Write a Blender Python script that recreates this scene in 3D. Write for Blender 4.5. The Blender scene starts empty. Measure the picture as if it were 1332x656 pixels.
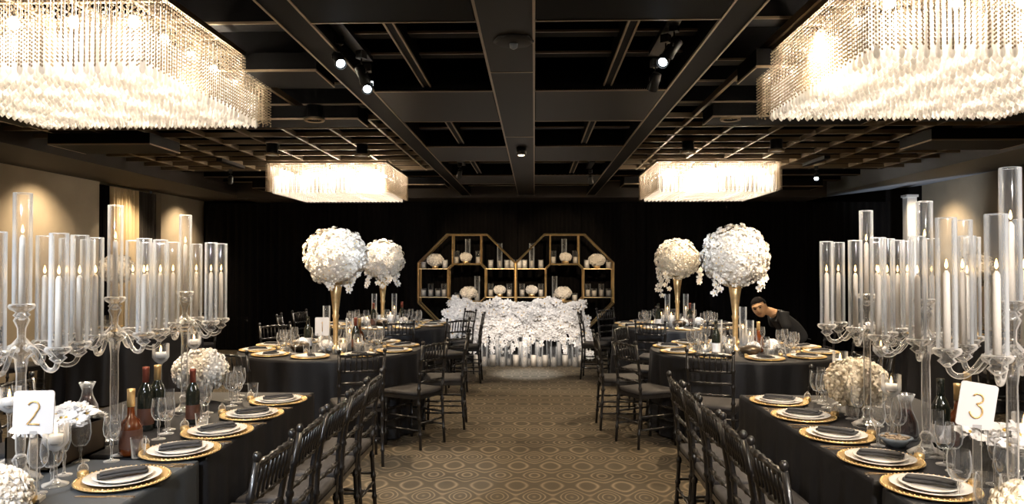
import bpy, math, random
from math import sin, cos, pi, radians, sqrt, atan2
from mathutils import Vector, Matrix, noise
random.seed(7)
C = bpy.context.scene.collection
SC = bpy.context.scene

# ------------------------------------------------------------ camera
CAM = Vector((0, 0, 1.57)); F = 950.0
YAW = math.atan(29 / F); PITCH = math.atan(15 / F)
cd = bpy.data.cameras.new('camera'); cam = bpy.data.objects.new('camera', cd); C.objects.link(cam)
cam.location = CAM; cam.rotation_euler = (pi / 2 + PITCH, 0, YAW)
cd.sensor_width = 36; cd.lens = F / 1332 * 36; cd.clip_start = .05
SC.camera = cam
RM = cam.rotation_euler.to_matrix()

def ray(px, py):
    return RM @ Vector(((px - 666) / F, (328 - py) / F, -1))
def at(px, py, y=None, z=None):
    d = ray(px, py)
    t = (y - CAM.y) / d.y if y is not None else (z - CAM.z) / d.z
    return CAM + d * t
def X(px, y): return at(px, 342, y=y).x
def Z(px, py, y): return at(px, py, y=y).z

# ------------------------------------------------------------ materials
def mat(name, col=(.5, .5, .5), rough=.5, metal=0, emit=None, es=0, spec=.5, sheen=0, bump=0, bscale=60, vary=0, vscale=8, sub=0, coat=0):
    m = bpy.data.materials.new(name); m.use_nodes = True
    nt = m.node_tree; b = nt.nodes['Principled BSDF']
    b.inputs['Base Color'].default_value = (*col, 1); b.inputs['Roughness'].default_value = rough
    b.inputs['Metallic'].default_value = metal; b.inputs['Specular IOR Level'].default_value = spec
    if sheen: b.inputs['Sheen Weight'].default_value = sheen
    if coat: b.inputs['Coat Weight'].default_value = coat
    if emit: b.inputs['Emission Color'].default_value = (*emit, 1); b.inputs['Emission Strength'].default_value = es
    tc = nt.nodes.new('ShaderNodeTexCoord')
    if vary:
        n = nt.nodes.new('ShaderNodeTexNoise'); n.inputs['Scale'].default_value = vscale; n.inputs['Detail'].default_value = 3
        r = nt.nodes.new('ShaderNodeValToRGB')
        r.color_ramp.elements[0].color = (*[max(0, c * (1 - vary)) for c in col], 1); r.color_ramp.elements[0].position = .3
        r.color_ramp.elements[1].color = (*[min(1, c * (1 + vary)) for c in col], 1); r.color_ramp.elements[1].position = .7
        nt.links.new(tc.outputs['Object'], n.inputs['Vector']); nt.links.new(n.outputs['Fac'], r.inputs['Fac']); nt.links.new(r.outputs['Color'], b.inputs['Base Color'])
    if bump:
        n = nt.nodes.new('ShaderNodeTexNoise'); n.inputs['Scale'].default_value = bscale
        bp = nt.nodes.new('ShaderNodeBump'); bp.inputs['Strength'].default_value = bump; bp.inputs['Distance'].default_value = .01
        nt.links.new(tc.outputs['Object'], n.inputs['Vector']); nt.links.new(n.outputs['Fac'], bp.inputs['Height']); nt.links.new(bp.outputs['Normal'], b.inputs['Normal'])
    return m

def glassmat(name, tint=(1, 1, 1), base=.06, edge=.75, milky=.1, rough=.03, milkcol=(.84, .88, .93), band0=.18, band1=.6, rim=.6):
    """thin blown glass: clear facing the eye, mirror-like towards its edges, faintly milky"""
    m = bpy.data.materials.new(name); m.use_nodes = True; nt = m.node_tree; nt.nodes.clear()
    o = nt.nodes.new('ShaderNodeOutputMaterial'); tr = nt.nodes.new('ShaderNodeBsdfTransparent'); tr.inputs[0].default_value = (*tint, 1)
    gl = nt.nodes.new('ShaderNodeBsdfGlossy'); gl.inputs['Roughness'].default_value = rough
    lw = nt.nodes.new('ShaderNodeLayerWeight'); lw.inputs[0].default_value = .3
    mr = nt.nodes.new('ShaderNodeMapRange'); mr.inputs['To Min'].default_value = base; mr.inputs['To Max'].default_value = edge
    mx = nt.nodes.new('ShaderNodeMixShader'); nt.links.new(lw.outputs['Facing'], mr.inputs['Value']); nt.links.new(mr.outputs[0], mx.inputs[0])
    nt.links.new(tr.outputs[0], mx.inputs[1]); nt.links.new(gl.outputs[0], mx.inputs[2])
    df = nt.nodes.new('ShaderNodeBsdfDiffuse'); df.inputs[0].default_value = (*milkcol, 1)
    tl = nt.nodes.new('ShaderNodeBsdfTranslucent'); tl.inputs[0].default_value = (*milkcol, 1)
    m2 = nt.nodes.new('ShaderNodeMixShader'); nt.links.new(df.outputs[0], m2.inputs[1]); nt.links.new(tl.outputs[0], m2.inputs[2])
    m3 = nt.nodes.new('ShaderNodeMixShader')
    l2 = nt.nodes.new('ShaderNodeLayerWeight'); l2.inputs[0].default_value = .5
    r2 = nt.nodes.new('ShaderNodeMapRange'); r2.interpolation_type = 'SMOOTHSTEP'
    r2.inputs['From Min'].default_value = band0; r2.inputs['From Max'].default_value = band1; r2.inputs['To Min'].default_value = milky; r2.inputs['To Max'].default_value = rim
    nt.links.new(l2.outputs['Facing'], r2.inputs['Value']); nt.links.new(r2.outputs[0], m3.inputs[0])
    nt.links.new(mx.outputs[0], m3.inputs[1]); nt.links.new(m2.outputs[0], m3.inputs[2]); nt.links.new(m3.outputs[0], o.inputs[0])
    return m

def crystalmat(name, col, tr=.25, gl=.12):
    """frosted crystal: scatters and lets light through"""
    m = bpy.data.materials.new(name); m.use_nodes = True; nt = m.node_tree; nt.nodes.clear()
    o = nt.nodes.new('ShaderNodeOutputMaterial')
    df = nt.nodes.new('ShaderNodeBsdfDiffuse'); df.inputs[0].default_value = (*col, 1)
    tl = nt.nodes.new('ShaderNodeBsdfTranslucent'); tl.inputs[0].default_value = (*col, 1)
    t = nt.nodes.new('ShaderNodeBsdfTransparent')
    g = nt.nodes.new('ShaderNodeBsdfGlossy'); g.inputs['Roughness'].default_value = .25
    a = nt.nodes.new('ShaderNodeMixShader'); nt.links.new(df.outputs[0], a.inputs[1]); nt.links.new(tl.outputs[0], a.inputs[2])
    b = nt.nodes.new('ShaderNodeMixShader'); b.inputs[0].default_value = gl; nt.links.new(a.outputs[0], b.inputs[1]); nt.links.new(g.outputs[0], b.inputs[2])
    c = nt.nodes.new('ShaderNodeMixShader'); c.inputs[0].default_value = tr; nt.links.new(b.outputs[0], c.inputs[1]); nt.links.new(t.outputs[0], c.inputs[2])
    nt.links.new(c.outputs[0], o.inputs[0]); return m

def emitmat(name, col, s, sample=True):
    m = bpy.data.materials.new(name); m.use_nodes = True; nt = m.node_tree; nt.nodes.clear()
    o = nt.nodes.new('ShaderNodeOutputMaterial'); e = nt.nodes.new('ShaderNodeEmission')
    e.inputs[0].default_value = (*col, 1); e.inputs[1].default_value = s; nt.links.new(e.outputs[0], o.inputs[0])
    if not sample: m.cycles.emission_sampling = 'NONE'
    return m

M = {}
M['black'] = mat('black lacquer wood', (.012, .011, .011), .28, coat=.3)
M['cushion'] = mat('charcoal seat cushion', (.028, .025, .025), .7, vary=.2)
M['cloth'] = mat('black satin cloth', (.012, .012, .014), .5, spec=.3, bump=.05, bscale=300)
M['ceil'] = mat('dark brown ceiling deck', (.022, .017, .013), .85, spec=.2)
M['beam'] = mat('black painted beam', (.0016, .0014, .0014), .6, spec=.08)
M['panel'] = mat('charcoal ceiling panel', (.022, .021, .021), .5, spec=.3)
M['spine'] = mat('dark umber spine', (.014, .012, .010), .5, spec=.3)
M['edge'] = mat('brushed bronze edge', (.42, .34, .25), .4, .8)
M['lattice'] = mat('bronze lattice', (.26, .20, .13), .45, .7)
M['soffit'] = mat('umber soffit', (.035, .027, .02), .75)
M['soffit_lit'] = mat('cool-lit toned soffit', (.12, .13, .15), .6)  # blue-grey light on the right soffit put into its base colour
M['wall'] = mat('taupe plaster', (.40, .33, .235), .85, vary=.06, vscale=3)
M['white'] = mat('white paint', (.8, .79, .77), .5)
M['drape'] = mat('black velvet drape', (.004, .0032, .0028), .9, spec=.1)
M['golddrape'] = mat('gold sheer', (.62, .48, .27), .5, sheen=.3)
M['gold'] = mat('brushed gold', (.88, .68, .40), .42, 1)
M['goldpl'] = mat('gold glaze', (.80, .56, .26), .38, .75)
M['goldsoft'] = mat('satin gold vase', (.80, .58, .30), .35, .85, vary=.15, vscale=30)
M['china'] = mat('ivory china', (.78, .74, .69), .22, coat=.4)
M['napkin'] = mat('charcoal linen napkin', (.032, .031, .033), .8)
M['card'] = mat('frosted white card', (.60, .59, .60), .5)
M['ink'] = mat('gold ink', (.72, .48, .2), .4, .5)
M['petal'] = mat('white petals', (.86, .80, .72), .6, sheen=.2, vary=.08, vscale=12)
M['petalw'] = mat('snow white petals', (.88, .86, .85), .6, sheen=.2)
M['cream'] = mat('cream roses', (.86, .76, .60), .6, sheen=.2, vary=.08, vscale=20)
M['heart'] = mat('yellow orchid heart', (.75, .5, .12), .6)
M['leaf'] = mat('dark leaf', (.03, .045, .025), .5)
M['wax'] = mat('ivory wax', (.88, .80, .70), .45, sub=.2)
M['waxw'] = mat('white wax', (.9, .87, .84), .45)
M['flame'] = emitmat('candle flame', (1, .58, .18), 5, False)
M['tube'] = glassmat('clear tube glass', base=.04, edge=.9, milky=.045, rough=.05, band0=.06, band1=.46, rim=.6)
M['glass'] = glassmat('clear glass', base=.07, edge=1.0, milky=.03, band0=.35, band1=.8, rim=.5)
M['crystal'] = glassmat('cut crystal', base=.18, edge=.9, milky=.04, rough=.06, milkcol=(.95, .92, .88), rim=.7)
M['strand'] = crystalmat('pearled crystal rod', (1, .97, .92), .22, .08)
M['bead'] = crystalmat('smoky crystal bead', (.50, .40, .28), .2, .2)
M['bulb'] = emitmat('warm bulb', (1, .86, .68), 30, False)
M['lens'] = emitmat('spot lens', (.85, .93, 1), 9, False)
M['lensw'] = emitmat('downlight lens', (1, .8, .55), 6, False)
M['fix'] = mat('black fixture metal', (.02, .02, .02), .35, .6)
M['winedark'] = mat('dark bottle glass', (.012, .014, .01), .08, spec=.8)
M['amber'] = mat('amber whisky', (.10, .024, .005), .1, spec=.8)
M['wine'] = mat('red wine', (.03, .004, .004), .1)
M['foil'] = mat('red foil', (.20, .05, .03), .35, .4)
M['label'] = mat('brown label', (.09, .035, .02), .5)
M['bronze'] = mat('dark bronze box', (.075, .055, .035), .35, .6)
M['slate'] = mat('slate leather box', (.07, .075, .08), .5, bump=.3, bscale=80)
M['ceramic'] = mat('grey ceramic', (.22, .25, .28), .3)
M['nuts'] = mat('nut mix', (.45, .33, .22), .6, vary=.4, vscale=40)
M['steel'] = mat('polished cutlery', (.75, .6, .45), .22, 1)
M['skin'] = mat('skin', (.62, .36, .19), .5, vary=.05)
M['hair'] = mat('dark hair', (.006, .0045, .004), .95, spec=.1, bump=.4, bscale=120)
M['shirt'] = mat('black shirt', (.014, .015, .018), .8)
M['pants'] = mat('black trousers', (.012, .012, .014), .8)

# ------------------------------------------------------------ mesh builder
class MB:
    def __init__(s): s.v = []; s.f = []; s.sm = []; s.mi = []
    def add(s, vs, fs, sm=False, mi=0):
        o = len(s.v); s.v += [tuple(v) for v in vs]
        for f in fs: s.f.append(tuple(i + o for i in f)); s.sm.append(sm); s.mi.append(mi)
        return s
    def box(s, x0, x1, y0, y1, z0, z1, mi=0):
        return s.add([(x0, y0, z0), (x1, y0, z0), (x1, y1, z0), (x0, y1, z0), (x0, y0, z1), (x1, y0, z1), (x1, y1, z1), (x0, y1, z1)],
                     [(3, 2, 1, 0), (4, 5, 6, 7), (0, 1, 5, 4), (1, 2, 6, 5), (2, 3, 7, 6), (3, 0, 4, 7)], mi=mi)
    def lathe(s, prof, n=16, c=(0, 0, 0), mi=0, wav=None, cap=True, sm=True):
        vs = []; fs = []
        for r, z in prof:
            for k in range(n):
                a = 2 * pi * k / n; rr = r * (wav(a, z) if wav else 1)
                vs.append((c[0] + rr * cos(a), c[1] + rr * sin(a), c[2] + z))
        for i in range(len(prof) - 1):
            for k in range(n):
                k2 = (k + 1) % n; fs.append((i * n + k, i * n + k2, (i + 1) * n + k2, (i + 1) * n + k))
        if cap:
            fs.append(tuple(reversed(range(n)))); fs.append(tuple((len(prof) - 1) * n + k for k in range(n)))
        return s.add(vs, fs, sm, mi)
    def tube(s, pts, r, n=8, mi=0, sm=True, caps=True):
        pts = [Vector(p) for p in pts]; rs = r if isinstance(r, (list, tuple)) else [r] * len(pts)
        vs = []; fs = []; prev = None
        for i, p in enumerate(pts):
            d = (pts[min(i + 1, len(pts) - 1)] - pts[max(i - 1, 0)])
            d = d.normalized() if d.length > 1e-9 else Vector((0, 0, 1))
            if prev is None:
                u = d.cross(Vector((0, 0, 1)) if abs(d.z) < .9 else Vector((1, 0, 0))).normalized()
            else:
                u = (prev - d * prev.dot(d)).normalized()
            prev = u; w = d.cross(u)
            for k in range(n):
                a = 2 * pi * k / n; vs.append(p + (u * cos(a) + w * sin(a)) * rs[i])
        for i in range(len(pts) - 1):
            for k in range(n):
                k2 = (k + 1) % n; fs.append((i * n + k, i * n + k2, (i + 1) * n + k2, (i + 1) * n + k))
        if caps: fs.append(tuple(reversed(range(n)))); fs.append(tuple((len(pts) - 1) * n + k for k in range(n)))
        return s.add(vs, fs, sm, mi)
    def ball(s, c, r, nu=8, nv=5, sc=(1, 1, 1), mi=0, fn=None):
        vs = [(c[0], c[1], c[2] - r * sc[2])]
        for i in range(1, nv):
            t = pi * i / nv - pi / 2
            for k in range(nu):
                a = 2 * pi * k / nu
                vs.append((c[0] + r * sc[0] * cos(t) * cos(a), c[1] + r * sc[1] * cos(t) * sin(a), c[2] + r * sc[2] * sin(t)))
        vs.append((c[0], c[1], c[2] + r * sc[2]))
        fs = [(0, 1 + (k + 1) % nu, 1 + k) for k in range(nu)]
        for i in range(nv - 2):
            for k in range(nu):
                k2 = (k + 1) % nu; a = 1 + i * nu
                fs.append((a + k, a + k2, a + nu + k2, a + nu + k))
        L = len(vs) - 1; a = 1 + (nv - 2) * nu
        fs += [(L, a + k, a + (k + 1) % nu) for k in range(nu)]
        if fn: vs = [fn(Vector(v)) for v in vs]
        return s.add(vs, fs, True, mi)
    def poly(s, pts, axis, a0, a1, mi=0):
        """extrude a 2D outline along an axis: 'x': pts are (y,z); 'y': (x,z); 'z': (x,y)"""
        def p3(p, a): return {'x': (a, p[0], p[1]), 'y': (p[0], a, p[1]), 'z': (p[0], p[1], a)}[axis]
        n = len(pts); vs = [p3(p, a0) for p in pts] + [p3(p, a1) for p in pts]
        fs = [tuple(range(n)), tuple(reversed(range(n, 2 * n)))] + [(k, n + k, n + (k + 1) % n, (k + 1) % n) for k in range(n)]
        return s.add(vs, fs, False, mi)
    def xf(s, mtx, o=0):
        s.v[o:] = [tuple(mtx @ Vector(v)) for v in s.v[o:]]; return s
    def mesh(s, name, mats):
        me = bpy.data.meshes.new(name); me.from_pydata(s.v, [], s.f)
        for m in (mats if isinstance(mats, (list, tuple)) else [mats]): me.materials.append(m)
        me.polygons.foreach_set('use_smooth', s.sm); me.polygons.foreach_set('material_index', s.mi); me.update()
        import bmesh
        bm = bmesh.new(); bm.from_mesh(me); bmesh.ops.recalc_face_normals(bm, faces=bm.faces); bm.to_mesh(me); bm.free()
        return me

def link(name, me, parent=None, loc=None, rotz=None, kind=None, label=None):
    o = bpy.data.objects.new(name, me); C.objects.link(o)
    if parent: o.parent = parent
    if loc is not None: o.location = loc
    if rotz is not None: o.rotation_euler.z = rotz
    if kind: o['kind'] = kind
    if label: o['label'] = label
    return o
def tag(o, label, cat, group=None):
    o['label'] = label; o['category'] = cat
    if group: o['group'] = group
    return o
def struct(name, mb, m, label=None):
    return link(name, mb.mesh(name, m), kind='structure', label=label)

# a kind of thing: list of (part name, mesh, location, rotation, label, kind, sub-parts)
class Kind:
    def __init__(s, name): s.name = name; s.parts = []
    def part(s, name, mb, m, label=None, kind=None, loc=None, rot=None, to=None):
        me = mb if isinstance(mb, bpy.types.Mesh) else mb.mesh(name, m)
        rec = [name, me, loc, rot, label, kind, []]
        (s.parts if to is None else to[6]).append(rec); return rec
    def put(s, label, cat, loc, rotz=0, group=None, scale=None, name=None, tilt=None):
        r = bpy.data.objects.new(name or s.name, None); C.objects.link(r); r.empty_display_size = .05
        r.location = loc; r.rotation_euler = (tilt[0], tilt[1], rotz) if tilt else (0, 0, rotz)
        if scale is not None: r.scale = scale if isinstance(scale, (tuple, list)) else (scale,) * 3
        tag(r, label, cat, group)
        def rec(lst, par):
            for nm, me, lo, ro, lb, kd, sub in lst:
                o = link(nm, me, par, lo, None, kd, lb)
                if ro: o.rotation_euler = ro
                rec(sub, o)
        rec(s.parts, r); return r
def single(name, me, label, cat, loc, rotz=0, group=None, scale=None):
    o = link(name, me, None, loc, rotz); tag(o, label, cat, group)
    if scale is not None: o.scale = scale if isinstance(scale, (tuple, list)) else (scale,) * 3
    return o
def light(name, typ, loc, power, col=(1, .8, .6), size=.03, aim=None, angle=60, blend=.5, parent=None):
    l = bpy.data.lights.new(name, typ); l.energy = power; l.color = col
    if typ in ('POINT', 'SPOT'): l.shadow_soft_size = size
    if typ == 'SPOT': l.spot_size = radians(angle); l.spot_blend = blend
    o = bpy.data.objects.new(name, l); C.objects.link(o); o.location = loc
    if aim is not None: o.rotation_euler = (Vector(aim) - Vector(loc)).to_track_quat('-Z', 'Y').to_euler()
    if parent: o.parent = parent
    return o

# ============================================================ SETTING
XL, XR, YB, YN = -6.1, 6.95, 13.3, -2.0
HC = 3.45
# carpet
fm = bpy.data.materials.new('patterned carpet'); fm.use_nodes = True; nt = fm.node_tree; b = nt.nodes['Principled BSDF']
b.inputs['Roughness'].default_value = .95; b.inputs['Specular IOR Level'].default_value = .15
def N(t, **k):
    n = nt.nodes.new(t)
    for a, v in k.items(): setattr(n, a, v)
    return n
def math_(op, a, b_=None, c=None):
    n = N('ShaderNodeMath', operation=op)
    for i, v in enumerate((a, b_, c)):
        if v is None: continue
        if isinstance(v, (int, float)): n.inputs[i].default_value = v
        else: nt.links.new(v, n.inputs[i])
    return n.outputs[0]
tc = N('ShaderNodeTexCoord'); sx = N('ShaderNodeSeparateXYZ')
nz = N('ShaderNodeTexNoise'); nz.inputs['Scale'].default_value = 5
wob = N('ShaderNodeMixRGB', blend_type='LINEAR_LIGHT'); wob.inputs[0].default_value = .006
nt.links.new(tc.outputs['Object'], wob.inputs[1]); nt.links.new(tc.outputs['Object'], nz.inputs['Vector']); nt.links.new(nz.outputs['Color'], wob.inputs[2])
nt.links.new(wob.outputs[0], sx.inputs[0])
cx = math_('COSINE', math_('MULTIPLY', sx.outputs[0], 2 * pi / .25))
cy = math_('COSINE', math_('MULTIPLY', math_('ADD', sx.outputs[1], .06), 2 * pi / .5))
cy2 = math_('COSINE', math_('MULTIPLY', math_('ADD', sx.outputs[1], .06), 2 * pi / 1.0))
Fv = math_('ADD', math_('MULTIPLY', cy, 1.3), math_('MULTIPLY', cx, math_('ADD', math_('MULTIPLY', cy2, .15), .85)))
F2 = math_('ADD', Fv, 2.2)
ln = math_('POWER', math_('ABSOLUTE', math_('COSINE', math_('MULTIPLY', math_('MULTIPLY', F2, F2), .62))), 9)
rp = N('ShaderNodeValToRGB'); rp.color_ramp.elements[0].color = (.064, .052, .036, 1); rp.color_ramp.elements[1].color = (.185, .146, .10, 1)
n2 = N('ShaderNodeTexNoise'); n2.inputs['Scale'].default_value = 2.2; n2.inputs['Detail'].default_value = 4
nt.links.new(tc.outputs['Object'], n2.inputs['Vector'])
ln = math_('POWER', math_('ABSOLUTE', math_('SINE', math_('ADD', math_('MULTIPLY', math_('MULTIPLY', F2, F2), .48), math_('MULTIPLY', F2, .9)))), 8)
nt.links.new(math_('MULTIPLY', ln, math_('ADD', n2.outputs['Fac'], .25)), rp.inputs[0])
mul = N('ShaderNodeMixRGB', blend_type='MULTIPLY'); mul.inputs[0].default_value = .5
n3 = N('ShaderNodeTexNoise'); n3.inputs['Scale'].default_value = 120; nt.links.new(tc.outputs['Object'], n3.inputs['Vector'])
nt.links.new(rp.outputs[0], mul.inputs[1]); nt.links.new(n3.outputs['Color'], mul.inputs[2])
nt.links.new(rp.outputs[0], b.inputs['Base Color'])
bp = N('ShaderNodeBump'); bp.inputs['Strength'].default_value = .4; nt.links.new(n3.outputs['Fac'], bp.inputs['Height']); nt.links.new(bp.outputs[0], b.inputs['Normal'])
struct('floor', MB().box(XL - .2, XR + .2, YN, YB + .2, -.1, 0), fm)
struct('ceiling', MB().box(XL - .2, XR + .2, YN, YB + .2, HC, HC + .1), M['ceil'])
struct('wall_left', MB().box(XL - .15, XL, YN, 10.05, 0, HC).box(XL - .45, XL - .3, 10.05, 11.95, 0, HC).box(XL - .3, XL - .15, 9.95, 10.05, 0, HC).box(XL - .15, XL, 11.75, YB, 0, HC), M['wall'])
struct('wall_right', MB().box(XR, XR + .15, YN, YB, 0, HC), M['wall'])
struct('wall_back', MB().box(XL - .5, XR + .2, YB, YB + .15, 0, HC), M['drape'])
struct('wall_front', MB().box(XL - .5, XR + .2, YN - .15, YN, 0, HC), M['wall'])

trim_i = [0]
def trim(mb, m, label):
    trim_i[0] += 1; return struct('trim_%d' % trim_i[0], mb, m, label)
HB = CAM.z + 1.15       # underside of the beams
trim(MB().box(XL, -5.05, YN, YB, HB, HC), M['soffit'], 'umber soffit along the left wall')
trim(MB().poly([(4.85, HB), (XR, CAM.z + 1.40), (XR, HC), (4.85, HC)], 'y', YN, YB), M['soffit_lit'], 'cool-lit toned soffit along the right wall')
trim(MB().box(-5.05, 4.85, 12.25, YB, HB - .04, HC), M['soffit'], 'soffit over the black drapes')
# centre spine
trim(MB().box(-.27, 0, YN, 12.25, HB, HC).box(-.275, -.262, YN, 12.25, HB - .004, HB + .012, 1).box(-.008, .005, YN, 12.25, HB - .004, HB + .012, 1)
     .box(-.27, 0, 4.36, 4.375, HB - .003, HB + .01, 1).box(-.27, 0, 6.6, 6.615, HB - .003, HB + .01, 1), [M['spine'], M['edge']], 'central spine beam')
# side rails
for x0, x1 in ((-1.22, -1.07), (.88, 1.02)):
    trim(MB().box(x0, x1, YN, 12.25, HB, HC).box(x0 - .006, x0 + .005, YN, 12.25, HB - .004, HB + .01, 1).box(x1 - .005, x1 + .006, YN, 12.25, HB - .004, HB + .01, 1), [M['beam'], M['edge']], 'long black ceiling rail')
# cross panels between rails
for y0, y1 in ((2.46, 3.44), (4.83, 5.87), (7.14, 8.15), (9.5, 10.5)):
    for x0, x1 in ((-1.07, -.27), (0, .88)):
        mb = MB().box(x0, x1, y0, y1, HB + .002, HB + .13, 1).box(x0 + .012, x1 - .012, y0 + .012, y1 - .012, HB - .003, HB + .02, 0)
        for a, b_ in ((y0, y0 + .012), (y1 - .012, y1)): mb.box(x0, x1, a, b_, HB - .006, HB + .01, 2)
        trim(mb, [M['panel'] if y0 > 3 else M['beam'], M['beam'], M['edge']], 'charcoal drop panel')
for y0 in (3.95, 4.35, 6.3, 6.75, 8.6, 9.1, 11.1, 11.8):
    for x0, x1 in ((-1.07, -.27), (0, .88)):
        trim(MB().box(x0, x1, y0, y0 + .1, HB + .11, HC).box(x0, x1, y0 - .006, y0 + .004, HB + .106, HB + .12, 1), [M['beam'], M['edge']], 'narrow cross beam')
for x0 in (-.74, .46):
    for y0, y1 in ((3.44, 4.83), (5.87, 7.14), (8.15, 9.5)):
        trim(MB().box(x0, x0 + .05, y0, y1, HB + .03, HB + .16).box(x0 - .004, x0 + .006, y0, y1, HB + .025, HB + .04, 1).box(x0 + .044, x0 + .054, y0, y1, HB + .025, HB + .04, 1), [M['beam'], M['edge']], 'short rail between panels')
# side bays: deep cross beams, boards and a slender lattice above the chandeliers
for s, xa, xb in ((-1, -5.05, -1.22), (1, 1.02, 4.85)):
    for y0 in (1.2, 2.0, 2.95, 3.95, 4.75, 5.3, 6.0, 6.9, 8.6, 9.4, 10.2, 11.0, 11.7):
        trim(MB().box(xa, xb, y0, y0 + .14, HB + .17, HC).box(xa, xb, y0 - .005, y0 + .004, HB + .166, HB + .18, 1), [M['beam'], M['lattice']], 'deep cross beam')
    lat = MB()
    for k in range(8):
        x = (xa + .35 + k * .46); lat.box(x, x + .025, 6.3 if k % 3 else 1.0, 9.9, HB + .12, HB + .165)
    for k in range(9):
        y = 6.35 + k * .42; lat.box(xa, xb, y, y + .022, HB + .115, HB + .16)
    trim(lat, M['lattice'], 'slender metal lattice')
    for (px_, y0, w, d) in ((1.35, 2.3, .9, .5), (1.3, 4.3, .62, .4), (2.9, 4.9, 1.2, .35), (1.3, 10.6, 1.0, .5), (3.0, 11.0, 1.3, .5), (3.6, 3.2, .9, .6), (1.4, 5.75, 1.3, .35), (3.1, 5.5, 1.2, .5), (3.7, 6.9, 1.0, .6)):
        a = s * px_; x0, x1 = sorted((a, a + s * w))
        trim(MB().box(x0, x1, y0, y0 + d, HB + .0, HB + .11).box(x0, x1, y0 - .004, y0 + .006, HB - .003, HB + .01, 1).box(x0 - .004, x0 + .006, y0, y0 + d, HB - .003, HB + .01, 1).box(x1 - .006, x1 + .004, y0, y0 + d, HB - .003, HB + .01, 1), [M['beam'], M['lattice']], 'black ceiling board')

# white pilaster at the right end of the drapes
xp = X(1184, 12.65)
trim(MB().box(xp - .08, xp + .08, 12.57, 12.73, 0, CAM.z + 1.17).box(xp - .10, xp + .10, 12.55, 12.75, CAM.z + 1.13, CAM.z + 1.17), M['white'], 'narrow white pilaster')

# ------------------------------------------------------------ drapes
def drape(x0, x1, z1, n, amp, seed, y=0):
    mb = MB(); nx = n * 8; rnd = random.Random(seed); ph = rnd.random() * 6
    vs = []
    zs = [0.02, .6, 1.3, 2.0, z1 - .12, z1]
    for j, z in enumerate(zs):
        for i in range(nx + 1):
            u = i / nx; x = x0 + (x1 - x0) * u
            w = sin(u * n * 2 * pi + ph) + .4 * sin(u * n * 4.7 + ph * 2 + z * .4)
            vs.append((x, y - amp * w * (1 - .25 * j / 5), z))
    fs = [(j * (nx + 1) + i, j * (nx + 1) + i + 1, (j + 1) * (nx + 1) + i + 1, (j + 1) * (nx + 1) + i) for j in range(5) for i in range(nx)]
    k = len(vs); vs += [(a, b_ + .02, c) for a, b_, c in vs]
    fs += [tuple(k + q for q in reversed(f)) for f in fs]
    mb.add(vs, fs, True); return mb
ed = [-6.0, -4.9, -3.75, -2.6, -1.45, -.3, .85, 2.0, 2.8, 3.95, 5.1, 6.3]
nm = ['beside the left wall', 'second from the left wall', 'third from the left wall', 'behind the left flower balls', 'behind the left octagon shelf', 'behind the middle of the octagon shelves',
      'behind the right octagon shelf', 'behind the smaller right flower ball', 'behind the large right flower ball', 'behind the seated person', 'beside the white pilaster']
for i in range(11):
    me = drape(ed[i] + .005, ed[i + 1] - .005, HB - .06, max(4, int((ed[i + 1] - ed[i]) / .13)), .028, i).mesh('drape_panel', M['drape'])
    single('drape_panel', me, 'floor-length black velvet drape panel ' + nm[i], 'curtain', (0, 13.1, 0), 0, 'black drapes across the back wall')
for lab, y0, y1, m, am in (('dark curtain in the left window bay, its near edge', 10.08, 10.4, 'drape', .03), ('gold pleated sheer curtain in the left window bay', 10.42, 11.15, 'golddrape', .05), ('taupe curtain in the left window bay beside the gold sheer', 11.17, 11.8, 'soffit', .03)):
    me = drape(y0, y1, HB - .02, 9, am, 3).mesh('curtain', M[m])
    o = single('curtain', me, lab, 'curtain', (XL - .09, 0, 0), pi / 2, None)

# ------------------------------------------------------------ chandeliers
HT, HM, HL = .37, .215, 0.0      # local heights: top, top of the thick rods, bottom
CW = 1.46
def rod_mb(mb, x, y, r=.0155, n=5):
    prof = [(.002, 0), (r * .8, .012), (r, .03), (r * .72, .05), (r, .07), (r * .72, .09), (r, .11), (r * .72, .13), (r, .15), (r * .72, .17), (r, .19), (r * .5, HM), (.0016, HM + .01), (.0016, HT)]
    return mb.lathe(prof, n, (x, y, 0), cap=False)
def beads_mb(mb, x, y, z0=0.0, z1=HT, step=.02):
    z = z0 + .01
    while z < z1:
        r = .006; mb.add([(x, y, z - r * 1.3), (x + r, y, z), (x, y + r, z), (x - r, y, z), (x, y - r, z), (x, y, z + r * 1.3)],
                          [(0, 2, 1), (0, 3, 2), (0, 4, 3), (0, 1, 4), (5, 1, 2), (5, 2, 3), (5, 3, 4), (5, 4, 1)])
        z += step
    return mb
chand = Kind('chandelier')
NS = 27; sp = (CW - .1) / (NS - 1)
rod_me = rod_mb(MB(), 0, 0).mesh('crystal_rod', M['strand'])
rest = MB()
for j in range(NS):
    for i in range(NS):
        x = -CW / 2 + .05 + i * sp; y = -CW / 2 + .05 + j * sp
        if j < 4 and 1 <= i <= 25: chand.part('crystal_rod', rod_me, None, loc=(x, y, 0))
        else: rod_mb(rest, x, y)
chand.part('crystal_rods', rest, M['strand'], kind='stuff')
cur = MB(); NB = 60
for k in range(NB):
    for e in (0, .022):
        t = -CW / 2 - e + (CW + 2 * e) * k / NB; w = CW / 2 + e
        for (x, y) in ((t, -w), (w, t), (-t, w), (-w, -t)): beads_mb(cur, x, y, .02 + .02 * (k % 2), HT, .018)
for j in range(0, NS):      # fine bead chains between the rods, in the upper part only
    for i in range(0, NS):
        beads_mb(cur, -CW / 2 + .075 + i * sp, -CW / 2 + .075 + j * sp, HM + .045 + .01 * ((i + j) % 3), HT, .03)
chand.part('bead_curtain', cur, M['bead'], kind='stuff')
w = CW / 2 + .02
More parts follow.
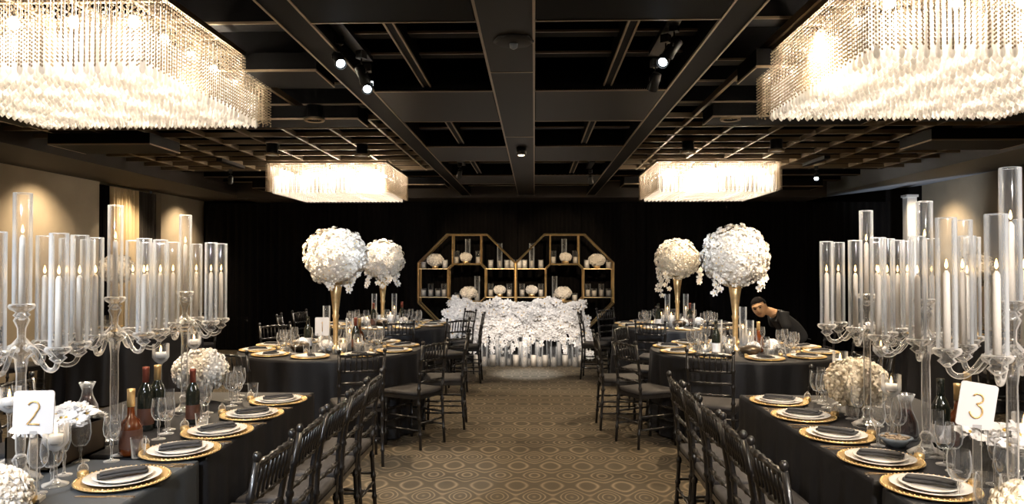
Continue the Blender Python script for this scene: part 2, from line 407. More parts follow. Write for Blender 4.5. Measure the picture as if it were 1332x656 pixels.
fr = MB().box(-w, w, -w, -w + .025, HT, HT + .03).box(-w, w, w - .025, w, HT, HT + .03).box(-w, -w + .025, -w, w, HT, HT + .03).box(w - .025, w, -w, w, HT, HT + .03)
for k in range(-2, 3): fr.box(k * .29 - .012, k * .29 + .012, -w, w, HT, HT + .02).box(-w, w, k * .29 - .012, k * .29 + .012, HT, HT + .02)
chand.part('ceiling_frame', fr, M['lattice'])
bulb_me = MB().ball((0, 0, 0), .026, 8, 6, (1, 1, 1.25)).mesh('bulb', M['bulb'])
cord_me = MB().lathe([(.003, .05), (.003, HT - HM), ], 6).lathe([(.012, .028), (.012, .055)], 8).mesh('socket', M['fix'])
for i in range(5):
    for j in range(5):
        bx, by = (i - 2) * .29, (j - 2) * .29
        rb = chand.part('bulb', bulb_me, None, loc=(bx, by, HM + .062))
        chand.part('socket', cord_me, None, to=rb)
CH = [(X(345, 4.7), 4.7, 'large near left'), (X(992, 4.55), 4.55, 'large near right'), (X(528, 10.4), 10.4, 'far left'), (X(834, 10.4), 10.4, 'far right')]
CHW = 250
for i, (xe, yf, nmx) in enumerate(CH):
    s = -1 if i % 2 == 0 else 1
    cxx = xe + s * CW / 2; cyy = yf - CW / 2
    root = chand.put({0: 'glowing square crystal rod chandelier overhead at left, nearest the camera', 1: 'glowing square crystal rod chandelier overhead at right, nearest the camera',
                      2: 'glowing square crystal rod chandelier at the far left, above the flower balls', 3: 'glowing square crystal rod chandelier at the far right, above the flower balls'}[i],
                     'chandelier', (cxx, cyy, CAM.z + .87), 0, 'square crystal chandeliers')
    for a in range(-2, 3):
        for c in range(-2, 3):
            light('chandelier_lamp', 'POINT', (cxx + a * .29, cyy + c * .29, CAM.z + .87 + HM - .045), CHW / 25, (1, .87, .72), .03)
# ------------------------------------------------------------ ceiling fixtures
spotk = Kind('track_spotlight')
spotk.part('mount', MB().box(-.04, .04, -.04, .04, .12, .2).lathe([(.008, 0), (.008, .13)], 8), M['fix'])
spotk.part('yoke', MB().tube([(-.06, 0, -.03), (-.06, 0, .01), (0, 0, .03), (.06, 0, .01), (.06, 0, -.03)], .007, 6), M['fix'])
body = MB().lathe([(.03, .08), (.05, .07), (.052, -.06), (.057, -.075), (.057, -.11)], 16, cap=False).lathe([(.001, .082), (.03, .08)], 16, cap=False)
rb = spotk.part('lamp_body', body, M['fix'], rot=(radians(-48), 0, 0), loc=(0, 0, -.02))
spotk2 = Kind('track_spotlight'); spotk2.parts = spotk.parts[:2]; spotk2.part('lamp_body', body, M['fix'], rot=(radians(38), 0, 0), loc=(0, 0, -.02))
spotk.part('lens', MB().lathe([(.001, -.095), (.042, -.095), (.042, -.09), (.001, -.09)], 16, cap=False), M['lens'], 'bright white lens', to=rb)
def spotfix(px, py, y, rz, lab):
    p = at(px, py, y=y)
    o = (spotk if 'lit' in lab else spotk2).put(lab, 'spotlight', p, rz, 'black spotlights under the ceiling', .55); 
    # hanger up to the ceiling beams
    return p
SP = [(440, 74, 3.9, .6, 'black spotlight with lit white lens, left of the central beam, nearest the left chandelier'),
      (470, 92, 4.0, -.5, 'black spotlight in the left cluster, second of its three'),
      (478, 108, 4.25, .2, 'black spotlight in the left cluster, lowest and lit white'),
      (866, 72, 3.9, -.6, 'black spotlight with lit white lens, right of the central beam'),
      (877, 58, 3.8, 1.2, 'black spotlight, upper of the right cluster beside the beam'),
      (852, 102, 4.2, .3, 'black spotlight hanging lowest in the right cluster'),
      (300, 232, 9.0, .4, 'small spotlight at far left under the dark ceiling edge'),
      (1062, 228, 9.0, -.4, 'small lit spotlight at far right under the dark ceiling edge'),
      (598, 224, 8.8, .3, 'small spotlight left of the spine above the left octagon shelf'),
      (768, 232, 9.2, -.3, 'small spotlight right of the spine above the right octagon shelf')]
for a in SP: spotfix(*a)
# hangers for the spot clusters
for px, y, n in ((458, 4.05, 'near left'), (866, 3.98, 'near right'), (300, 9.0, 'far left'), (1062, 9.0, 'far right'), (598, 8.8, 'centre left'), (768, 9.2, 'centre right')):
    x = X(px, y)
    k = Kind('lighting_track'); k.part('bar', MB().box(-.035, .035, -.35, .35, 0, .04), M['fix']); k.part('rod', MB().lathe([(.01, .04), (.01, HC - HB - .12)], 8), M['fix'])
    k.put('short black lighting track carrying the %s spotlights' % n, 'lighting track', (x, y, HB + .08), 0, 'lighting tracks')
dl = Kind('downlight')
dl.part('trim_ring', MB().lathe([(.055, 0), (.075, -.006), (.08, 0), (.08, .02), (.055, .02)], 20, cap=False), M['lattice'])
dl.part('housing', MB().lathe([(.06, .0), (.06, .12), (.001, .12)], 16, cap=False), M['fix'])
dl.part('lens', MB().lathe([(.001, .012), (.05, .012), (.05, .016), (.001, .016)], 16, cap=False), M['lensw'])
for px, py, lab in ((409, 157, 'round recessed downlight glowing warm, between the near and far left chandeliers'), (950, 156, 'round recessed downlight glowing warm, between the near and far right chandeliers'),
                    (354, 202, 'small recessed downlight above the left end of the far left chandelier'), (471, 203, 'small recessed downlight above the middle of the far left chandelier'),
                    (895, 199, 'small recessed downlight above the middle of the far right chandelier'), (1010, 197, 'small recessed downlight above the right end of the far right chandelier')):
    p = at(px, py, z=HB - .012)
    dl.put(lab, 'downlight', p, 0, 'recessed ceiling downlights')
det = Kind('ceiling_sensor')
det.part('plate', MB().lathe([(.105, 0), (.105, -.012), (.09, -.02)], 8), M['panel']); det.part('sensor', MB().lathe([(.022, -.02), (.02, -.04), (.008, -.048)], 14), M['ceramic'])
p = at(668, 52, z=HB); det.put('octagonal sensor plate on the underside of the central beam', 'sensor', (p.x, p.y, HB))
det2 = Kind('beam_lamp'); det2.part('can', MB().lathe([(.05, 0), (.05, -.07), (.04, -.075)], 16), M['fix']); det2.part('lens', MB().lathe([(.03, -.076), (.03, -.08)], 14), M['lensw'])
p = at(678, 192, z=HB); det2.put('small can lamp with orange glow under the central beam', 'ceiling lamp', (p.x, p.y, HB))

# ============================================================ CHAIR
def bamboo(mb, pts, r, rings=3, n=8):
    """turned pole with bamboo rings"""
    P = [Vector(p) for p in pts]; out = []; rr = []
    L = sum((P[i + 1] - P[i]).length for i in range(len(P) - 1)); acc = 0
    marks = [L * (k + 1) / (rings + 1) for k in range(rings)]
    def pos(s):
        a = 0
        for i in range(len(P) - 1):
            l = (P[i + 1] - P[i]).length
            if s <= a + l + 1e-9: return P[i].lerp(P[i + 1], (s - a) / l)
            a += l
        return P[-1]
    ss = [(0, r)]
    for m_ in marks: ss += [(m_ - .014, r), (m_ - .007, r * 1.4), (m_ + .007, r * 1.4), (m_ + .014, r)]
    a = 0
    for i in range(1, len(P) - 1): a += (P[i] - P[i - 1]).length; ss.append((a, r))
    ss.append((L, r)); ss.sort()
    return mb.tube([pos(s) for s, _ in ss], [q for _, q in ss], n)
chair = Kind('chiavari_chair')
chair.part('seat', MB().poly([(-.17, -.185), (.17, -.185), (.195, .19), (-.195, .19)], 'z', .42, .45), M['black'])
cu = MB(); vs = []
for z, e in ((.45, .006), (.455, 0), (.475, 0), (.485, .01), (.49, .035)):
    for (x, y) in ((-.165, -.18), (-.06, -.185), (.06, -.185), (.165, -.18), (.18, 0), (.19, .185), (.06, .195), (-.06, .195), (-.19, .185), (-.18, 0)):
        l = sqrt(x * x + y * y); vs.append((x * (1 - e / l), y * (1 - e / l), z))
cu.add(vs, [(j * 10 + i, j * 10 + (i + 1) % 10, (j + 1) * 10 + (i + 1) % 10, (j + 1) * 10 + i) for j in range(4) for i in range(10)] + [tuple(reversed(range(10))), tuple(range(40, 50))], True)
chair.part('cushion', cu, M['cushion'], 'charcoal padded cushion')
for s in (-1, 1):
    chair.part('leg', bamboo(MB(), [(s * .178, .175, 0), (s * .175, .168, .42)], .0125, 3), M['black'])
for s in (-1, 1):
    mb = bamboo(MB(), [(s * .165, -.205, 0), (s * .162, -.178, .42), (s * .166, -.195, .66), (s * .172, -.235, .885)], .0125, 6)
    mb.ball((s * .173, -.237, .903), .0165, 8, 6, (1, 1, 1.15))
    chair.part('back_post', mb, M['black'])
def yb(z): return -.178 - (.017 * (z - .42) / .24 if z < .66 else .017 + .04 * (z - .66) / .225)
chair.part('top_rail', bamboo(MB(), [(-.172, yb(.87), .868), (0, yb(.87) - .012, .878), (.172, yb(.87), .868)], .0105, 4), M['black'])
for z in (.745, .655, .565):
    chair.part('back_rail', bamboo(MB(), [(-.167, yb(z), z), (0, yb(z) - .01, z), (.167, yb(z), z)], .009, 3), M['black'])
for k in range(7):
    x = -.126 + .042 * k
    chair.part('spindle', bamboo(MB(), [(x, yb(.745) - .008, .745), (x, yb(.87) - .009, .872)], .006, 1, 6), M['black'])
for z in (.16, .27):
    for s in (-1, 1): chair.part('stretcher', bamboo(MB(), [(s * .165, -.195, z), (s * .177, .17, z)], .0085, 2, 6), M['black'])
for z, y in ((.2, .172), (.31, .17), (.22, -.192)): chair.part('stretcher', bamboo(MB(), [(-.17, y, z), (.17, y, z)], .0085, 2, 6), M['black'])
def put_chair(x, y, facing, label, group):
    """facing: direction the sitter looks, degrees ccw from +x"""
    return chair.put(label, 'chair', (x, y, 0), radians(facing) - pi / 2, group)
GL, GR = 'black chairs along the left long table', 'black chairs along the right long table'
ords = ['nearest the camera', 'second from the camera', 'third from the camera', 'fourth from the camera', 'farthest from the camera']
for (y, r), o in zip(((2.68, 179), (3.11, 181.5), (3.535, 179), (3.95, 181), (4.36, 179)), ords):
    put_chair(-1.19, y, r, 'black chiavari chair on aisle side of the left long table, ' + o, GL)
for (y, r), o in zip(((2.62, 1), (3.05, -1.5), (3.47, 1), (3.88, -1), (4.29, 1)), ords):
    put_chair(1.055, y, r, 'black chiavari chair on aisle side of the right long table, ' + o, GR)
for y, o in ((3.0, 'nearest the camera'), (3.6, 'in the middle of three'), (4.15, 'farthest of three')):
    put_chair(-2.78, y, 2, 'black chiavari chair on wall side of the left long table, ' + o, 'black chairs behind the left long table')
for y, o in ((3.3, 'nearer one'), (4.0, 'farther one')):
    put_chair(2.68, y, 178, 'black chiavari chair on wall side of the right long table, ' + o, 'black chairs behind the right long table')

# ============================================================ TABLES
def cloth_rect(x0, x1, y0, y1, h=.75, seed=0):
    """cloth over a rectangular table, hanging to the floor in soft folds"""
    rnd = random.Random(seed); ph = [rnd.random() * 6 for _ in range(4)]
    per = []; r = .02
    def side(a, b_, n):
        for i in range(n): per.append(tuple(a[k] + (b_[k] - a[k]) * i / n for k in (0, 1)))
    n1 = int((y1 - y0) / .03); n2 = int((x1 - x0) / .03)
    side((x0, y0), (x1, y0), n2); side((x1, y0), (x1, y1), n1); side((x1, y1), (x0, y1), n2); side((x0, y1), (x0, y0), n1)
    n = len(per); cxm, cym = (x0 + x1) / 2, (y0 + y1) / 2; vs = []
    lv = [(h, -.012, 0), (h - .005, -.002, 0), (h - .02, .001, .05), (h - .12, .002, .3), (h - .35, .005, .7), (.3, .008, .9), (.02, .012, 1)]
    for z, out, wv in lv:
        s = 0
        for i, (x, y) in enumerate(per):
            if abs(y - y0) < 1e-6 and x < x1 - 1e-6: nx, ny, t = 0, -1, x
            elif abs(x - x1) < 1e-6 and y < y1 - 1e-6: nx, ny, t = 1, 0, y
            elif abs(y - y1) < 1e-6 and x > x0 + 1e-6: nx, ny, t = 0, 1, x
            else: nx, ny, t = -1, 0, y
            w = wv * (.010 * sin(t * 31 + ph[0]) + .007 * sin(t * 53 + ph[1]) + .012 * max(0, sin(t * 9 + ph[2])) ** 6)
            vs.append((x + nx * (out + w), y + ny * (out + w), z))
    fs = [(j * n + (i + 1) % n, j * n + i, (j + 1) * n + i, (j + 1) * n + (i + 1) % n) for j in range(len(lv) - 1) for i in range(n)]
    mb = MB().add(vs, fs, True); mb.add(vs[:n], [tuple(range(n))], False); return mb
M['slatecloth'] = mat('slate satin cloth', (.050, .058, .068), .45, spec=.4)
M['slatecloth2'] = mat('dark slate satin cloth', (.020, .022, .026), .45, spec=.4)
def long_table(x0, x1, y0, y1, label, seed, m='cloth'):
    k = Kind('banquet_table')
    k.part('tablecloth', cloth_rect(x0, x1, y0, y1, seed=seed), M[m])
    k.part('tabletop', MB().box(x0 + .03, x1 - .03, y0 + .03, y1 - .03, .71, .74), M['bronze'])
    k.put(label, 'table', (0, 0, 0), 0, None)
long_table(-2.45, -1.40, 3.08, 4.62, 'long banquet table at left under a floor-length black cloth, its far half', 1)
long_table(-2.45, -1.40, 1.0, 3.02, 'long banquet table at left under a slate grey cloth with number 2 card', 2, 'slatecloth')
long_table(1.28, 2.33, 2.80, 4.62, 'long banquet table at right under a floor-length black cloth, its far half', 3)
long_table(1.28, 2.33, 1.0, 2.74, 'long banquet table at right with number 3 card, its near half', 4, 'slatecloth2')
TR = .86
rt = Kind('round_table')
prof = [(TR - .01, .75), (TR, .745), (TR + .004, .72), (TR + .01, .6), (TR + .02, .4), (TR + .03, .2), (TR + .04, .02)]
mb = MB(); n = 192; vs = []
for r, z in prof:
    a_ = (.75 - z) / .75
    for k in range(n):
        t = 2 * pi * k / n; w = a_ ** .7 * (.028 * sin(18 * t) + .018 * sin(29 * t + 1) - .02)
        vs.append(((r + w) * cos(t), (r + w) * sin(t), z))
mb.add(vs, [(j * n + (i + 1) % n, j * n + i, (j + 1) * n + i, (j + 1) * n + (i + 1) % n) for j in range(len(prof) - 1) for i in range(n)], True); mb.add(vs[:n], [tuple(range(n))])
rt.part('tablecloth', mb, M['cloth']); rt.part('tabletop', MB().lathe([(TR - .03, .71), (TR - .03, .74)], 48), M['bronze'])
TB = {'nl': (-1.95, 7.0, 'near left round table'), 'nr': (1.97, 7.0, 'near right round table'), 'fl': (-2.0, 9.75, 'far left round table'), 'fr': (1.9, 9.75, 'far right round table'),
      'wl': (-4.95, 8.7, 'round table by the left wall'), 'wr': (5.15, 8.6, 'round table by the right wall')}
for k, (x, y, nm_) in TB.items():
    rt.put('black-clothed %s%s' % (nm_, {'nl': ' with a large white flower ball', 'nr': ' with the largest white flower ball', 'fl': ' nearest the octagon shelves', 'fr': ' nearest the octagon shelves'}.get(k, ' holding a small flower ball')), 'table', (x, y, 0), 0, 'round dinner tables')

CHS = [
 ('nl', -1.05, 6.38, 150, 'on the aisle side, nearest the camera'), ('nl', -.88, 7.06, 182, 'on the aisle side, second along the aisle'), ('nl', -1.40, 5.76, 112, 'with its back to the camera, nearer the aisle'),
 ('nl', -2.27, 5.68, 78, 'back to the camera, away from the aisle'), ('nl', -2.72, 7.86, -48, 'on the far wall side'),
 ('nr', .98, 6.45, 28, 'on the aisle side, nearest the camera'), ('nr', .82, 7.08, 2, 'on the aisle side, second along the aisle'), ('nr', 1.12, 7.72, -30, 'on the aisle side, third along the aisle'),
 ('nr', 1.42, 5.82, 68, 'with its back to the camera, nearer the aisle'), ('nr', 2.45, 5.75, 108, 'back to the camera, away from the aisle'), ('nr', 3.04, 7.3, 188, 'on the wall side, in front of the drapes'),
 ('fl', -1.62, 8.62, 105, 'with its back to the camera, nearer the vase'), ('fl', -1.08, 8.95, 135, 'at the near aisle corner'), ('fl', -.92, 9.72, 180, 'on the aisle side, middle one'), ('fl', -1.12, 10.4, 212, 'on the aisle side, farthest one'),
 ('fl', -3.1, 9.5, 10, 'on the wall side, nearer one'), ('fl', -3.08, 10.15, -15, 'on the wall side, farther one'),
 ('fr', .90, 10.05, -10, 'on the aisle side facing right'), ('fr', 1.2, 10.7, -50, 'on the aisle side, behind another'), ('fr', 1.42, 8.68, 68, 'with its back to the camera, nearer the aisle'), ('fr', 2.1, 8.6, 98, 'with its back to the camera, farther right'),
 ('fr', 2.0, 10.92, -95, 'on the far side against the drapes'),
 ('wl', -5.55, 7.72, 60, 'at its near side'), ('wl', -4.6, 9.8, -110, 'at its far side'), ('wr', 4.75, 7.6, 70, 'at its near side')]
for k, x, y, f, w_ in CHS:
    tx_, ty_ = TB[k][:2]; dd = sqrt((x - tx_) ** 2 + (y - ty_) ** 2); q_ = max(1, (1.09 if k[0] == 'f' else 1.08 if k[0] == 'n' else 1.15) / dd); x = tx_ + (x - tx_) * q_; y = ty_ + (y - ty_) * q_
    put_chair(x, y, f, 'black chair at %s, %s' % (TB[k][2].replace(' table by', ' table beside'), w_), 'black chairs around the round tables')
put_chair(1.95, 5.02, 92, 'black chiavari chair standing behind the far end of the right long table', 'black chairs around the round tables')
put_chair(3.32, 8.85, 176, 'black chiavari chair under the seated person in black', None)

# ============================================================ TABLEWARE
charger = MB().lathe([(.001, .004), (.09, .004), (.12, .006), (.155, .014), (.165, .015), (.166, .012), (.15, .004), (.1, 0), (.001, 0)], 40, cap=False)
for k in range(56):
    a = 2 * pi * k / 56; charger.ball((.160 * cos(a), .160 * sin(a), .0155), .0045, 5, 4)
charger_me = charger.mesh('charger_plate', M['goldpl'])
plate_me = MB().lathe([(.001, .004), (.08, .004), (.10, .008), (.132, .018), (.135, .017), (.1, .003), (.08, 0), (.001, 0)], 36, cap=False).mesh('dinner_plate', M['china'])
splate_me = MB().lathe([(.001, .005), (.06, .005), (.075, .008), (.102, .017), (.104, .016), (.078, .003), (.06, 0), (.001, 0)], 32, cap=False).mesh('salad_plate', M['china'])
mb = MB(); vs = []
for i in range(13):
    u = i / 12; x = -.085 + .17 * u; z = .004 + .002 * sin(u * pi) + .003 * u
    for j in range(5):
        y = -.03 + .06 * j / 4; vs.append((x, y + .012 * u, z + .0012 * sin(j * 1.5 + u * 3)))
fs = [(i * 5 + j, i * 5 + j + 1, (i + 1) * 5 + j + 1, (i + 1) * 5 + j) for i in range(12) for j in range(4)]
k = len(vs); vs2 = vs + [(a, b_, c - .009) for a, b_, c in vs]; fs2 = fs + [tuple(k + q for q in reversed(f)) for f in fs]
bd = [i * 5 for i in range(13)] + [60 + j for j in range(1, 5)] + [i * 5 + 4 for i in range(11, -1, -1)] + [3, 2, 1]
fs2 += [(bd[q], bd[(q + 1) % len(bd)], bd[(q + 1) % len(bd)] + k, bd[q] + k) for q in range(len(bd))]
mb.add(vs2, fs2, True); mb.add([(x * .9, y * .6 - .006, z + .010) for x, y, z in vs2], fs2, True)
napkin_me = mb.mesh('napkin', M['napkin'])
def glass_kind(name, prof, n=16, m='glass'):
    k = Kind(name); return k
def stemware(name, bowl, stem_h, foot=.034, n=18, extra=None):
    k = Kind(name)
    k.part('bowl', MB().lathe(bowl, n, cap=False), M['glass'])
    k.part('stem', MB().lathe([(foot, 0), (foot, .002), (.012, .006), (.0045, .012), (.004, stem_h * .6), (.008, stem_h * .8), (.006, stem_h), (.012, stem_h + .006)], 12, cap=True), M['crystal'])
    return k
goblet = stemware('water_goblet', [(.006, .062), (.022, .066), (.034, .085), (.040, .115), (.038, .15), (.034, .172)], .06)
wineg = stemware('wine_glass', [(.005, .088), (.018, .092), (.030, .11), (.034, .135), (.031, .165), (.028, .19)], .085, .031)
tumbler = Kind('tumbler'); tumbler.part('glass', MB().lathe([(.001, 0), (.026, 0), (.032, .085)], 16, cap=False), M['glass'])
fl_ = Kind('champagne_flute'); 
flute = stemware('champagne_flute', [(.005, .09), (.016, .1), (.023, .13), (.022, .2)], .088, .03)
favour = Kind('favour_jar')
favour.part('gold_base', MB().lathe([(.018, 0), (.02, .004), (.02, .022), (.016, .026)], 14), M['goldpl'])
favour.part('glass_dome', MB().lathe([(.019, .026), (.02, .035), (.014, .048), (.005, .052), (.006, .058), (.001, .062)], 14, cap=False), M['crystal'])
fork_mb = MB()
def fork():
    m_ = MB().box(-.10, .035, -.004, .004, 0, .003).add([(.035, -.004, 0), (.055, -.012, 0), (.055, .012, 0), (.035, .004, 0), (.035, -.004, .003), (.055, -.012, .004), (.055, .012, .004), (.035, .004, .003)], [(3, 2, 1, 0), (4, 5, 6, 7), (0, 1, 5, 4), (1, 2, 6, 5), (2, 3, 7, 6), (3, 0, 4, 7)])
    for q in (-.0105, -.0035, .0035, .0105): m_.box(.055, .095, q - .0016, q + .0016, .001, .004)
    m_.box(-.105, -.06, -.007, .007, 0, .004); return m_
fork_me = fork().mesh('fork', M['steel'])
knife_me = MB().box(-.105, -.01, -.006, .006, 0, .005).poly([(-.01, -.006), (.09, -.008), (.11, .0), (.1, .008), (-.01, .008)], 'z', .001, .003).mesh('knife', M['steel'])

votive = Kind('stemmed_candle_holder')     # tall stem, cup on top, unit height .30, cup .10 high
def make_stem(h, cup=.09, r=.042):
    k = Kind('stemmed_candle_holder')
    k.part('foot', MB().lathe([(.045, 0), (.045, .004), (.02, .014), (.008, .025)], 18), M['crystal'])
    k.part('stem', MB().lathe([(.008, .02), (.006, .05), (.006, h - .03), (.012, h - .012)], 10), M['crystal'])
    k.part('cup', MB().lathe([(.01, h - .015), (.03, h), (r, h + .02), (r, h + cup)], 20, cap=False), M['tube'])
    c = k.part('candle', MB().lathe([(.001, h + .018), (.033, h + .018), (.036, h + .03), (.033, h + .045), (.006, h + .048)], 16), M['waxw'])
    k.part('flame', MB().lathe([(.001, h + .046), (.006, h + .055), (.005, h + .065), (.001, h + .082)], 8, cap=False), M['flame'], to=c)
    return k
stem_t, stem_m, stem_s = make_stem(.30), make_stem(.22), make_stem(.14)
def hurricane(name, H, R, ch, cr, wax='wax', flame=True):
    GM = M['tube'] if H > .25 else M['glass']
    k = Kind(name)
    k.part('glass_cylinder', MB().lathe([(.001, 0), (R, 0), (R, H)], 20, cap=False), GM)
    if ch:
        c = k.part('candle', MB().lathe([(.001, .008), (cr, .008), (cr, ch), (cr * .7, ch - .006), (.001, ch - .006)], 16, cap=False), M[wax])
        if flame: k.part('flame', MB().lathe([(.001, ch), (.007, ch + .01), (.006, ch + .02), (.001, ch + .04)], 8, cap=False), M['flame'], to=c)
    return k
hc_tall = hurricane('glass_candle_cylinder', .42, .034, .22, .011)
hc_mid = hurricane('glass_candle_cylinder', .30, .036, .16, .024)
hc_low = hurricane('glass_candle_cylinder', .15, .042, .09, .034)
hc_white = hurricane('glass_candle_cylinder', .19, .05, .15, .04, 'waxw')
hc_empty = hurricane('glass_candle_cylinder', .32, .05, .06, .035)
def bottle(name, body_m, neck_m, label_m=None, short=False):
    k = Kind(name)
    if short: k.part('body', MB().lathe([(.001, 0), (.042, 0), (.045, .01), (.045, .12), (.035, .145), (.016, .165), (.014, .21)], 20), M[body_m])
    else: k.part('body', MB().lathe([(.001, 0), (.036, 0), (.038, .01), (.038, .18), (.03, .205), (.015, .235), (.0135, .29)], 20), M[body_m])
    z = .205 if short else .235
    k.part('neck_foil', MB().lathe([(.0165, z), (.016, z + .06), (.0165, z + .062), (.0165, z + .075)], 14), M[neck_m])
    if label_m: k.part('label', MB().lathe([(.0465 if short else .0388, .03), (.0465 if short else .0388, .11)], 20, cap=False), M[label_m])
    return k
b_wine = bottle('wine_bottle', 'winedark', 'foil', 'label'); b_champ = bottle('champagne_bottle', 'winedark', 'goldpl'); b_whisky = bottle('whisky_bottle', 'amber', 'goldpl', 'label', True); b_black = bottle('wine_bottle', 'winedark', 'winedark', 'card')
caraf = Kind('wine_carafe')
caraf.part('vessel', MB().lathe([(.001, 0), (.05, 0), (.056, .02), (.05, .08), (.028, .13), (.024, .16), (.04, .2), (.038, .2), (.022, .16), (.026, .13), (.047, .08), (.05, .02), (.001, .008)], 20, cap=False), M['glass'])
caraf.part('wine', MB().lathe([(.045, .01), (.049, .02), (.046, .08), (.026, .128), (.001, .13)], 18), M['wine'])

# ------------------------------------------------------------ flowers
def rose(mb, c, r, nrm, mi=0, rnd=random):
    """a small open bloom: dome of overlapping petals"""
    q = Vector(nrm).to_track_quat('Z', 'Y').to_matrix(); o = len(mb.v); a0 = rnd.random() * 6
    for ring, (rr, hh, tilt, n_) in enumerate(((.95, .1, .9, 5), (.6, .35, .5, 4))):
        for k in range(n_):
            a = a0 + ring * .6 + 2 * pi * k / n_; ca, sa = cos(a), sin(a)
            w = rr * .72
            pts = [(rr * .15, 0, hh * .4), (rr * .6, -w * .6, hh), (rr * .6, w * .6, hh), (rr * 1.05, -w * .35, hh + .12), (rr * 1.05, w * .35, hh + .12), (rr * .7, 0, hh - .12)]
            P = [Vector((x * ca - y * sa, x * sa + y * ca, z)) * r for x, y, z in pts]
            mb.add([Vector(c) + q @ p for p in P], [(0, 1, 5), (0, 5, 2), (1, 3, 5), (3, 4, 5), (4, 2, 5)], True, mi)
    mb.ball(Vector(c) + q @ Vector((0, 0, r * .3)), r * .38, 6, 4, mi=mi)
def orchid(mb, c, r, nrm, mi=0, hi=1, rnd=random):
    q = Vector(nrm).to_track_quat('Z', 'Y').to_matrix(); a0 = pi / 2 + rnd.uniform(-.3, .3)
    for k, (sc_, wd) in enumerate(((1, .55), (1.05, .95), (.95, .5), (.95, .5), (1.05, .95))):
        a = a0 + 2 * pi * k / 5; ca, sa = cos(a), sin(a)
        pts = [(0, 0, .05), (.5 * sc_, -.5 * wd, .18), (.5 * sc_, .5 * wd, .18), (.95 * sc_, -.3 * wd, .05), (.95 * sc_, .3 * wd, .05), (.5 * sc_, 0, .08)]
        P = [Vector((x * ca - y * sa, x * sa + y * ca, z)) * r for x, y, z in pts]
        mb.add([Vector(c) + q @ p for p in P], [(0, 1, 5), (0, 5, 2), (1, 3, 5), (3, 4, 5), (4, 2, 5)], True, mi)
    mb.ball(Vector(c) + q @ Vector((0, 0, r * .12)), r * .16, 5, 4, mi=hi)
def fib(n):
    for i in range(n):
        z = 1 - 2 * (i + .5) / n; a = i * 2.39996; s = sqrt(1 - z * z); yield Vector((s * cos(a), s * sin(a), z))
def flower_ball(R, n, r, mats, seed, kind='rose', squash=.95, lump=.06):
    rnd = random.Random(seed); mb = MB()
    mb.ball((0, 0, 0), R * .88, 20, 14, (1, 1, squash), mi=0)
    for d in fib(n):
        k = R * (1 + rnd.uniform(-lump, lump)); c = Vector((d.x * k, d.y * k, d.z * k * squash)) * .95
        nn = (d + Vector((rnd.uniform(-.3, .3), rnd.uniform(-.3, .3), rnd.uniform(-.3, .3)))).normalized()
        if kind == 'rose' or rnd.random() < .7: rose(mb, c, r * rnd.uniform(.8, 1.15), nn, 0, rnd)
        else: orchid(mb, c, r * rnd.uniform(.9, 1.2), nn, 0, 1, rnd)
    return mb.mesh('blossoms', mats)
def tall_center(lab, x, y, R, zc, seed, drips, mats=None, sq=.93):
    k = Kind('flower_centerpiece'); mats = mats or [M['petal'], M['heart']]; rnd = random.Random(seed)
    top = zc - R * sq * .75 - .75
    k.part('vase', MB().lathe([(.001, 0), (.075, 0), (.075, .008), (.03, .02), (.022, .06), (.026, top * .42), (.034, top * .47), (.026, top * .5), (.045, top * .75), (.07, top), (.066, top), (.04, top * .72)], 24, cap=False), M['goldsoft'], 'brushed gold trumpet vase')
    k.part('blossoms', flower_ball(R, int(330 * (R / .29) ** 2), .036, mats, seed, 'mix', sq, .08), None, loc=(0, 0, zc - .75), kind='stuff')
    for (a, dz, rr) in drips:
        mb = MB(); c0 = Vector((rr * cos(a), rr * sin(a), zc - .75 - R * sq * .72))
        mb.tube([c0 + Vector((0, 0, .1)), c0, c0 + Vector((.02 * cos(a), .02 * sin(a), -dz))], .003, 5, mi=2)
        for i in range(6): 
            t = i / 5; orchid(mb, c0 + Vector((rnd.uniform(-.03, .03), rnd.uniform(-.03, .03), .05 - (dz + .05) * t)), .04, (rnd.uniform(-.6, .6), -1, rnd.uniform(-.2, .3)), 0, 1, rnd)
        k.part('orchid_spray', mb, mats + [M['leaf']])
    k.put(lab, 'flower centerpiece', (x, y, .75), 0, 'tall flower centerpieces')
tall_center('largest-left white flower ball on tall gold vase, near left round table', X(437, 7.0), 7.0, .30, 1.635, 1, [(-1.6, .09, .12), (-.4, .12, .16), (-2.6, .03, .12)])
tall_center('white flower ball with trailing orchids on gold vase, far left round table', X(498, 9.75), 9.75, .285, 1.62, 2, [(-1.6, .16, .14), (-.3, .14, .2), (-2.8, .16, .2), (-1, .12, .2)])
tall_center('large white flower ball on tall gold vase, near right round table', X(956, 7.0), 7.0, .31, 1.64, 3, [(-2.6, .14, .22), (-.4, .10, .24), (-1.7, .05, .15)])
tall_center('cream flower ball with left-trailing orchids on gold vase, far right round table', X(881, 9.75), 9.75, .285, 1.63, 4, [(pi, .22, .24), (-.1, .12, .3), (-2.4, .2, .22), (2.8, .3, .2)], [M['cream'], M['heart']])
tall_center('small white flower ball on gold vase, table by the left wall', X(152, 8.7), 8.7, .19, 1.50, 5, [])
tall_center('small white flower ball on gold vase, table by the right wall', X(1270, 8.6), 8.6, .2, 1.50, 6, [])

